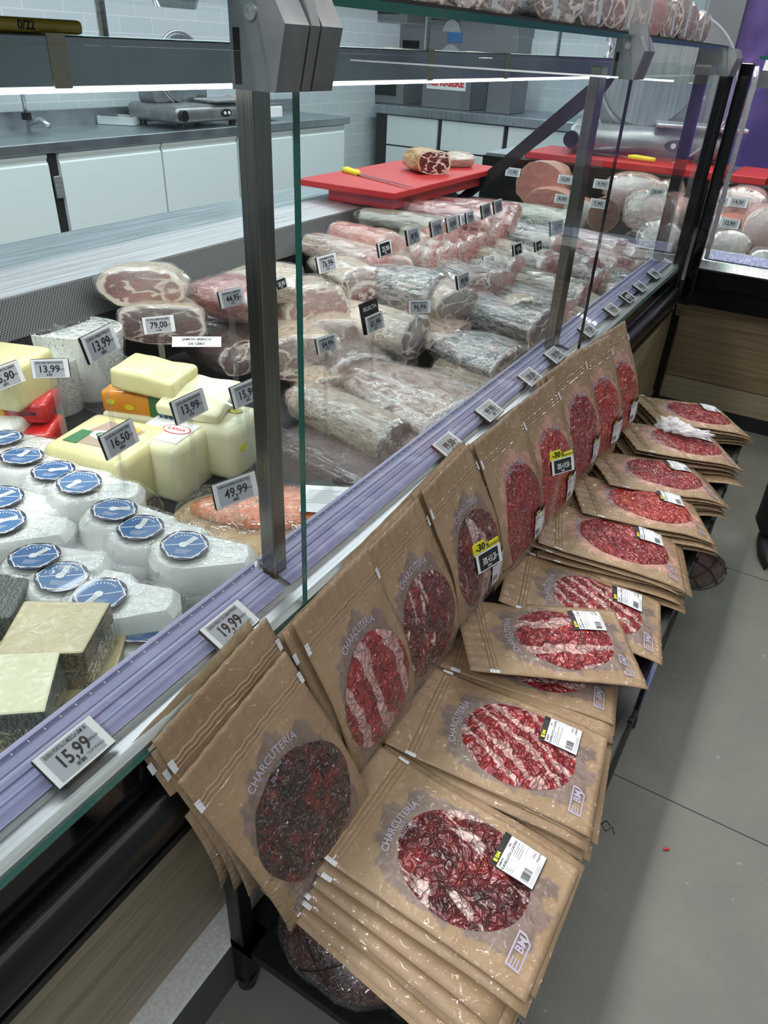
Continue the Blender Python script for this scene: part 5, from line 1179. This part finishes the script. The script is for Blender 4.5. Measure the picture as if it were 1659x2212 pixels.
T((1042, 459), (1060, 451), '16,95', 'small tag second from the far end of the sausages', w=.060)
T((1068, 449), (1085, 442), '15,95', 'small tag at the far end of the sausages', w=.060)
T((989, 612), (1015, 600), '89,90', 'tag between the red wrapped pieces in mid case', w=.055)
T((1045, 568), (1071, 561), '65,00', 'tag 65,00 on the greenish salami', w=.068)
T((1110, 542), (1128, 534), '9,95', 'black-screened tag on the salami right of 65,00', dark=True, w=.055)
T((1157, 534), (1171, 527), '9,95', 'farther black-screened tag near the second post', dark=True, w=.05)
T((1190, 495), (1218, 488), '18,95', 'tag by the far salami near the second post', w=.065)
T((630, 920), (650, 905), '65,99', 'tag turned edge on beside the tall glass edge', w=.07)
# tags in the corner counter
def TY(px, py, yy, text, label, w=.075, face=0, dark=False):
    p = at(px, py, y=yy); r = empty('price_tag', p, (radians(78), 0, face)); tag(r, label, 'price tag', 'electronic price tags in the corner counter'); hh = w*.52
    MB().box((-w/2, -hh/2, -.006), (w/2, hh/2, 0), bev=.002).build('case', M['black'], r); MB().box((-w*.48, -hh*.47, -.001), (w*.48, hh*.47, .0006)).build('bezel', M['offwhite'], r)
    MB().box((-w*.40, -hh*.38, .0), (w*.38, hh*.38, .0012)).build('screen', M['epaper_b'] if dark else M['epaper'], r); g = MB(); add_text(g, text, hh*.5, lambda x, y: (x, y, .0016), bold=.02, width=w*.5); g.build('price_print', M['ink'], r, fix=False)
for px, py, yy, tx, lab in ((1108, 372, 3.5, '11,90', 'corner counter tag at the far upper left'), (1222, 388, 3.5, '12,90', 'corner counter tag right of the upper left ham'), (1300, 398, 3.4, '9,90', 'corner counter tag near the seam of the panes'), (1420, 416, 3.45, '10,90', 'corner counter tag above the round mortadella'), (1215, 430, 3.4, '8,90', 'corner counter tag left of the second post'), (1292, 440, 3.35, '7,90', 'corner counter tag above the dark round ham'),
    (1556, 434, 3.5, '16,61', 'corner counter tag just right of the corner frame'), (1595, 437, 3.5, '14,30', 'corner counter tag 14,30'), (1577, 483, 3.4, '12,99', 'corner counter tag 12,99'), (1397, 545, 3.2, '14,81', 'corner counter tag at the end of the long rail')):
    TY(px, py, yy, tx, lab)
for px, tx, lab in ((1550, '16,99', 'tag 16,99 on the corner counter rail'), (1640, '8,49', 'tag 8,49 on the corner counter rail at the right edge')):
    p = at(px, 568 if px < 1600 else 580, y=3.165); r = empty('price_tag', p+Vector((0, 0, .006)), (radians(30), 0, 0)); tag(r, lab, 'price tag'); w = .085; hh = .038
    MB().box((-w/2, -hh/2, -.006), (w/2, hh/2, 0), bev=.002).build('case', M['black'], r); MB().box((-w*.48, -hh*.47, -.001), (w*.48, hh*.47, .0006)).build('bezel', M['offwhite'], r)
    MB().box((-w*.40, -hh*.38, .0), (w*.38, hh*.38, .0012)).build('screen', M['epaper'], r); g = MB(); add_text(g, tx, hh*.5, lambda x, y: (x+.01, y, .0016), bold=.02, width=w*.45); g.build('price_print', M['ink'], r, fix=False)
# discount tags on stems among the leaning packs
price_tag((1030, 1222), (1083, 1190), .665, '30%→31,20', 'nearer yellow -30 discount tag with black screen among the leaning packs', dark=True, promo=True, stand=.50, tilt=20)
price_tag((1192, 1012), (1240, 998), .72, '30%→19,50', 'farther yellow -30 discount tag with black screen among the leaning packs', dark=True, promo=True, stand=.50, tilt=20)
# ------------------------------------------------------------------ red board, knife, ham heel
r = empty('cutting_board', (-1.495, 2.70, .982)); tag(r, 'thick red plastic cutting board on the service worktop', 'cutting board')
MB().box((-.205, -.44, 0), (.195, .45, .022), bev=.004).build('board', M['red_board'], r); MB().box((-.10, -.40, -.040), (.165, .42, 0), bev=.003).build('riser', M['red_board'], r)
p = at(757, 370, z=1.012); q = at(893, 407, z=1.008); d = (q-p); r = empty('knife', p, (0, 0, math.atan2(d.y, d.x))); tag(r, 'slicing knife with yellow handle on the red cutting board', 'knife'); L_ = d.length
m = MB(); m.tube([(-.045, 0, 0), (-.02, 0, .001), (.02, 0, 0), (.05, 0, 0)], [.009, .013, .011, .012], 12); m.build('handle', M['handle_y'], r, smooth=True)
MB().prism([(.05, -.010), (L_*.95, -.008), (L_, 0), (.05, .006)], -.002, .0).build('blade', M['blade'], r)
p = at(915, 345, z=1.045); ham(0, 0, 0, (.17, .14, .085), -32, 'half cured ham piece with golden rind standing on the red cutting board', 2, 'b_orange', 'f_dark', P=p, wrap=False, name='ham_piece')
bpy.data.objects['ham_piece'].children[0].data = recolour(HV[2][0], mk_body('golden_ham_rind', [(.3, (120, 84, 46)), (.5, (176, 136, 84)), (.7, (206, 178, 130))]))
p = at(975, 345, z=1.03); ham(0, 0, 0, (.16, .10, .06), 60, 'small bone end in crumpled film behind the ham piece', 1, 'b_white', 'f_grey', P=p, name='ham_piece')
# red boards, slicer and clutter on the corner counter
for x0, x1, y0, lab in ((-1.55, -.56, 4.05, 'long red cutting board on the corner counter worktop'), (-.52, -.36, 4.05, 'small red crate lid right of the corner frame'), (-.35, .2, 4.05, 'red board at the right edge of the corner counter')):
    r = empty('cutting_board', ((x0+x1)/2, y0+.2, .941)); tag(r, lab, 'cutting board'); w = (x1-x0)/2; MB().box((-w, -.2, .0), (w, .2, .035), bev=.005).build('board', M['red_board'], r)
p = at(1388, 333, y=4.15); r = empty('knife', (p.x, p.y, .990), (0, 0, -.1)); tag(r, 'yellow handled knife on the long red board of the corner counter', 'knife')
MB().tube([(-.07, 0, 0), (-.03, 0, .002), (.04, 0, .0), (.07, 0, 0)], [.010, .013, .012, .010], 12).build('handle', M['handle_y'], r, smooth=True); MB().box((-.30, -.012, -.001), (-.07, .008, .001)).build('blade', M['blade'], r)
def slicer(loc, rot, s, label):
    r = empty('meat_slicer', loc, (0, 0, rot), (s, s, s)); tag(r, label, 'slicer'); A = M['alu']
    m = MB(); m.box((-.26, -.18, .03), (.26, .18, .11), bev=.03); m.build('base', M['cast'], r, smooth=True, auto=50)
    m = MB(); m.box((-.22, .0, .10), (.18, .14, .22), bev=.035); m.build('motor_housing', M['cast'], r, smooth=True, auto=50)
    m = MB(); 
    for rr_, yy in ((.155, -.01), (.155, .0), (.148, .012), (.06, .018), (.0001, .018)): pass
    m.tube([(-.02, -.012, .26), (-.02, -.006, .26), (-.02, .004, .26), (-.02, .014, .26)], [.150, .155, .150, .10], 48); m.build('blade_disc', M['steel_h'], r, smooth=True, auto=40)
    m = MB(); m.tube([(-.02+.165*cos(t), .0, .26+.165*sin(t)) for t in [pi*.1+i*pi*1.25/20 for i in range(21)]], .008, 8); m.build('blade_guard', A, r, smooth=True)
    m = MB(); m.box((.02, -.19, .12), (.30, -.03, .132), bev=.004); m.build('carriage', A, r)
    m = MB(); m.tube([(.26, -.17, .13), (.28, -.18, .25), (.27, -.18, .30)], .010, 8); m.build('carriage_arm', A, r, smooth=True)
    m = MB(); m.tube([(-.24, -.19, .07), (-.24, -.215, .07)], .025, 20); m.build('thickness_knob', M['black'], r)
    m = MB(); m.prism([(.10+.032*cos(t)*1.3, .07+.018*sin(t)) for t in [i*pi/12 for i in range(24)]], -.183, -.179, axis='y'); b = m.build('switch_plate', M['black'], r)
    for dx in (-.014, .018): q = MB(); q.tube([(.10+dx, -.183, .07), (.10+dx, -.188, .07)], .008, 16); q.build('push_button', M['offwhite'], b)
    for sx in (-.2, .2):
        for sy in (-.13, .13): MB().tube([(sx, sy, 0), (sx, sy, .04)], .02, 12).build('foot', M['black'], r)
p = at(425, 262, x=-4.2); slicer((-4.28, p.y, .855), radians(90), 1.35, 'grey cast meat slicer on the left prep worktop behind the steel post')
slicer((-1.05, 4.50, .941), radians(15), 1.55, 'large meat slicer with round guard standing on the corner counter')
r = empty('slicer_shield', (-.95, 4.25, .98)); tag(r, 'large round clear plastic shield of the far slicer', 'shield')
m = MB(); m.tube([(0, 0, .30), (0, .006, .30)], .33, 56); m.build('shield_disc', M['acrylic'], r); m = MB(); m.tube([(.33*cos(t), .003, .30+.33*sin(t)) for t in [i*2*pi/56 for i in range(57)]], .006, 8); m.build('rim', M['acrylic_edge'], r)
# ------------------------------------------------------------------ prep counter on the left and back counter
c = empty('prep_counter', (-4.33, 2.8, 0)); tag(c, 'long white-doored refrigerated prep counter with steel worktop along the left wall', 'counter'); L = Vector((4.33, -2.8, 0))
XF = -4.03
MB().box((-4.64, .2, .10), (XF+.005-.03, 6.08, .80)).build('carcass', M['blackmat'], c, loc=L)
m = MB(); m.box((-4.64, .2, .805), (XF+.02, 6.12, .862), bev=.006); m.build('worktop', M['steel_h'], c, loc=L)
MB().box((-4.65, .2, .862), (-4.62, 6.12, .96)).build('splash_back', M['steel_h'], c, loc=L)
for a, b in ((1.3, 2.10), (2.12, 2.98), (3.06, 3.86), (3.875, 4.62), (4.64, 5.30), (5.315, 6.06)):
    m = MB(); m.prism([(XF-.03, .12), (XF+.0, .12), (XF, .745), (XF-.012, .765), (XF, .785), (XF-.002, .80), (XF-.03, .80)], a, b, axis='y'); m.build('door', M['white'], c, loc=L)['label'] = 'white fridge door'
for y in (3.0,): 
    m = MB(); m.box((XF-.01, y, .56), (XF+.006, y+.05, .68), bev=.003); m.build('hinge', M['alu'], c, loc=L)
m = MB(); m.tube([(-4.45, 1.9, .866), (-4.1, 1.9, .866)], .0001, 4); m.v = []; m.f = []; m.mi = []
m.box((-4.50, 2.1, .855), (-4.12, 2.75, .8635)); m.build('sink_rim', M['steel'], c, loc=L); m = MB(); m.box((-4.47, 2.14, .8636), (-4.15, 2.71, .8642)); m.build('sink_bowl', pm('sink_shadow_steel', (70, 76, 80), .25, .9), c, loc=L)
m = MB(); p = at(75, 262, x=-4.45); m.tube([(-4.52, p.y, .86), (-4.52, p.y, 1.35)], .012, 12); m.tube([(-4.52, p.y, .90), (-4.42, p.y+.02, .93), (-4.36, p.y+.03, .90)], .016, 12); m.build('tap', M['alu'], c, loc=L, smooth=True)
m = MB(); m.tube([(-4.52, p.y, .925), (-4.52, p.y, .965)], .03, 14); m.build('tap_collar', M['black'], c, loc=L)
p = at(260, 262, z=.88); r = empty('plastic_tray', (p.x, p.y, .866), (0, 0, .5)); tag(r, 'clear plastic punnet lying on the prep worktop by the sink', 'tray')
m = MB()
for z_, s_ in ((0, .85), (.045, 1.0)): pass
m.box((-.12, -.09, 0), (.12, .09, .006)); m.box((-.125, -.095, .0), (-.118, .095, .05)); m.box((.118, -.095, .0), (.125, .095, .05)); m.box((-.125, -.095, .0), (.125, -.088, .05)); m.box((-.125, .088, .0), (.125, .095, .05)); m.build('tray_body', glass_mat('cloudy_plastic', (.85, .9, .92), 1, .1, .35), r)
p = at(625, 240, z=.88); r = empty('label_scale', (-4.3, 5.1, .863)); tag(r, 'flat weighing scale on the prep worktop right of the steel post', 'scale')
MB().box((-.18, -.20, .02), (.18, .20, .10), bev=.01).build('scale_body', M['offwhite'], r); MB().box((-.16, -.22, .10), (.16, .22, .115), bev=.004).build('weighing_plate', M['grey_panel'], r)
r = empty('meat_pack', (-4.3, 5.05, .98)); tag(r, 'dark pack of meat on the weighing scale', 'packet'); MB().box((-.10, -.12, 0), (.10, .12, .05), bev=.012).build('packet_body', M['b_pinkpack'], r)
# back counter
c = empty('back_counter', (-2.8, 7.9, 0)); tag(c, 'steel topped white-doored counter along the far tiled wall', 'counter'); L = Vector((2.8, -7.9, 0)); YF = 7.5
MB().box((-4.6, YF+.03, .1), (-1.6, 8.4, .80)).build('carcass', M['blackmat'], c, loc=L); MB().box((-4.6, YF-.03, .80), (-1.6, 8.45, .88), bev=.006).build('worktop', M['steel_h'], c, loc=L)
for a, b in ((-4.45, -3.85), (-3.80, -3.12), (-3.07, -2.40), (-2.35, -1.65)):
    MB().box((a, YF, .12), (b, YF+.03, .50), bev=.004).build('drawer_front', M['white'], c, loc=L); MB().box((a, YF, .515), (b, YF+.03, .79), bev=.004).build('drawer_front', M['white'], c, loc=L)
for (px, w_, h_, d_, lab, nm) in ((815, .62, .42, .4, 'steel wrapping machine with dark window on the back counter', 'wrapping_machine'), (960, .55, .36, .4, 'steel cabinet with a red lettered refrigerated notice on the back counter', 'steel_cabinet'), (1075, .26, .50, .4, 'tall grey unit right of the lettered steel cabinet', 'grey_unit')):
    p = at(px, 235, y=YF+.15); r = empty(nm, (p.x, YF+.35, .881)); tag(r, lab, 'appliance'); MB().box((-w_/2, -.2, 0), (w_/2, .2, h_), bev=.01).build('housing', M['grey_panel'], r)
    if nm == 'wrapping_machine':
        MB().box((-w_*.36, -.206, h_*.18), (w_*.36, -.2, h_*.82)).build('window', M['gloss_black'], r); MB().box((-.05, -.21, h_*.55), (.03, -.206, h_*.75)).build('display', pm('lit_display', (60, 90, 130), .3, **{'Emission Color': (.7, .8, 1, 1), 'Emission Strength': 1.2}), r)
    if nm == 'steel_cabinet':
        s_ = MB(); s_.box((-.22, -.206, .17), (.22, -.2, .29)); s_ = s_.build('notice', M['paper'], r); g = MB(); add_text(g, 'REFRIGERE', .085, lambda x, y: (x, -.208, .23+y), bold=.05, width=.40); g.build('notice_print', M['redprint'], s_, fix=False)
p = at(985, 60, y=8.2); r = empty('wall_cabinet', (p.x, 8.3, p.z-.35)); tag(r, 'brushed steel wall unit with dial above the back counter', 'appliance'); MB().box((-.75, -.18, 0), (.75, .18, .75), bev=.01).build('housing', M['grey_panel'], r)
MB().box((-.58, -.186, .12), (-.38, -.18, .22)).build('display', M['gloss_black'], r); MB().box((-.05, -.186, .22), (.12, -.18, .36)).build('blue_sticker', M['blue'], r); MB().tube([(.0, -.18, .10), (.0, -.20, .10)], .10, 24).build('dial', M['alu'], r)
# ------------------------------------------------------------------ under the rack, on the floor
def net_over(r, dims, seed=0):
    m = MB(); rx, ry, rz = dims
    for s_ in (-1, 1):
        for j in range(6):
            pts = []
            for i in range(25):
                t = i/24; a = 2*pi*j/6 + s_*t*2.6; x = rx*(1-2*t)*.98; q = sqrt(max(0, 1-(x/rx)**2)); pts.append((x, ry*q*cos(a)*1.06, rz*q*sin(a)*1.06))
            m.tube(pts, .0013, 5)
    return m.build('net', M['netcord'], r)
for (px, py, z, dims, yaw, bd, lab) in ((765, 2030, .205, (.125, .085, .05), 8, 'b_wine', 'dark red cured ham in black netting on the lower shelf'), (975, 2160, .205, (.15, .07, .05), -20, 'b_ham', 'pale and purple ham in netting and film on the lower shelf')):
    p = at(px, py, z=z); r = empty('netted_ham', p, (0, 0, radians(yaw))); tag(r, lab, 'ham', 'hams on the lower rack shelf')
    m = MB(); rings = []; N = 40
    for i in range(22):
        x = dims[0]*cos(pi*(i+.3)/21.6); q = sqrt(max(0, 1-(x/dims[0])**2)); rings.append([(x, dims[1]*q*cos(2*pi*k/N)*(1+.14*noise.noise(Vector((x*14, cos(2*pi*k/N), 3)))), dims[2]*q*sin(2*pi*k/N)) for k in range(N)])
    revolve(m, rings, N); m.build('cured_body', M[bd], r, smooth=True); net_over(r, dims)
    m = MB(); rings = [[(x*1.05, y*1.08*(1+.04*noise.noise(Vector((x*40, y*40, 1)))), z_*1.08) for x, y, z_ in rg] for rg in rings]; revolve(m, rings, N, False, False); m.build('plastic_wrap', M['film'], r, smooth=True)
p = at(1505, 1228, z=.22); r = empty('netted_ham', (p.x, p.y, .215), (0, radians(20), radians(60))); tag(r, 'dark netted ham poking out of the rack over the floor, far side', 'ham', 'hams on the lower rack shelf')
m = MB(); dims = (.13, .05, .055); rings = [[(dims[0]*cos(pi*(i+.3)/21.6), dims[1]*sin(pi*(i+.3)/21.6)*cos(2*pi*k/32), dims[2]*sin(pi*(i+.3)/21.6)*sin(2*pi*k/32)) for k in range(32)] for i in range(22)]
revolve(m, rings, 32); m.build('cured_body', M['b_dark'], r, smooth=True); net_over(r, dims)
p = at(1438, 1838, z=0); r = empty('meat_crumb', (p.x, p.y, .003)); tag(r, 'tiny red scrap of meat on the floor', 'scrap'); m = MB(); m.tube([(-.006, 0, 0), (0, .002, .001), (.006, .005, 0)], [.002, .003, .0015], 8); m.build('scrap', M['redprint'], r)
p = at(1284, 1768, z=.37); r = empty('loose_thread', (p.x+.01, p.y, .36)); tag(r, 'loose black net thread hanging off the rack edge', 'thread'); m = MB(); m.tube([(-.02, 0, 0), (.0, .004, .004), (.012, -.004, -.002), (.02, .006, .004), (.026, 0, -.004)], .001, 5); m.tube([(.0, .0, .0), (.008, .01, .006), (.016, .012, -.004)], .001, 5); m.build('thread', M['netcord'], r)
p = at(1468, 938, z=.495); r = empty('crumpled_film', (p.x, p.y, .512), (0, 0, .3)); tag(r, 'crumpled white translucent film lying on a pack near the far end', 'film')
m = MB()
for cx_, cy_, sx, sy, sz in ((-.03, .012, .035, .03, .022), (.03, -.016, .05, .018, .012), (.0, .0, .03, .025, .018)):
    bm = bmesh.new(); bmesh.ops.create_icosphere(bm, subdivisions=4, radius=1)
    for v in bm.verts: q = 1+.55*noise.noise(v.co*2.6+Vector((cx_*90, 0, 0)))+.2*noise.noise(v.co*7); v.co = Vector((v.co.x*sx*q+cx_, v.co.y*sy*q+cy_, max(-.008, v.co.z*sz*q)))
    m.add_bm(bm)
m.build('film_sheet', glass_mat('cloudy_film', (.95, .94, .95), 1.2, .15, .42, True, (.95, .92, .94)), r, smooth=True)
# shopper's dark coat and shoe at the right edge
p = at(1655, 1165, z=.02); r = empty('person', (p.x+.02, p.y+.02, 0)); tag(r, 'person in loose black trousers at the right edge, only one leg in view', 'person')
m = MB(); N = 28; rings = []
for z_, rx, ry, ox in ((.05, .055, .075, 0), (.08, .075, .09, 0), (.20, .082, .095, .005), (.45, .078, .088, .01), (.62, .095, .10, .02), (.90, .11, .12, .03)):
    rings.append([(ox+rx*cos(2*pi*k/N)*(1+.08*noise.noise(Vector((cos(2*pi*k/N)*2, sin(2*pi*k/N)*2, z_*6)))), ry*sin(2*pi*k/N)*(1+.08*noise.noise(Vector((sin(2*pi*k/N)*2, z_*5, 1)))), z_) for k in range(N)])
revolve(m, rings, N); m.build('trousers', pm('black_cloth', (16, 16, 18), .8), r, smooth=True)
m = MB(); rings = []
for t in range(9):
    a = t/8; x = 0; y = .08-.27*a; w_ = .046*sin(pi*min(1, .15+a*.9))**.5+.004; h_ = .085-.045*a
    rings.append([(w_*cos(2*pi*k/20), y, max(0, h_/2+h_/2*sin(2*pi*k/20))) for k in range(20)])
revolve(m, rings, 20); m.build('shoe', M['blackmat'], r, smooth=True)
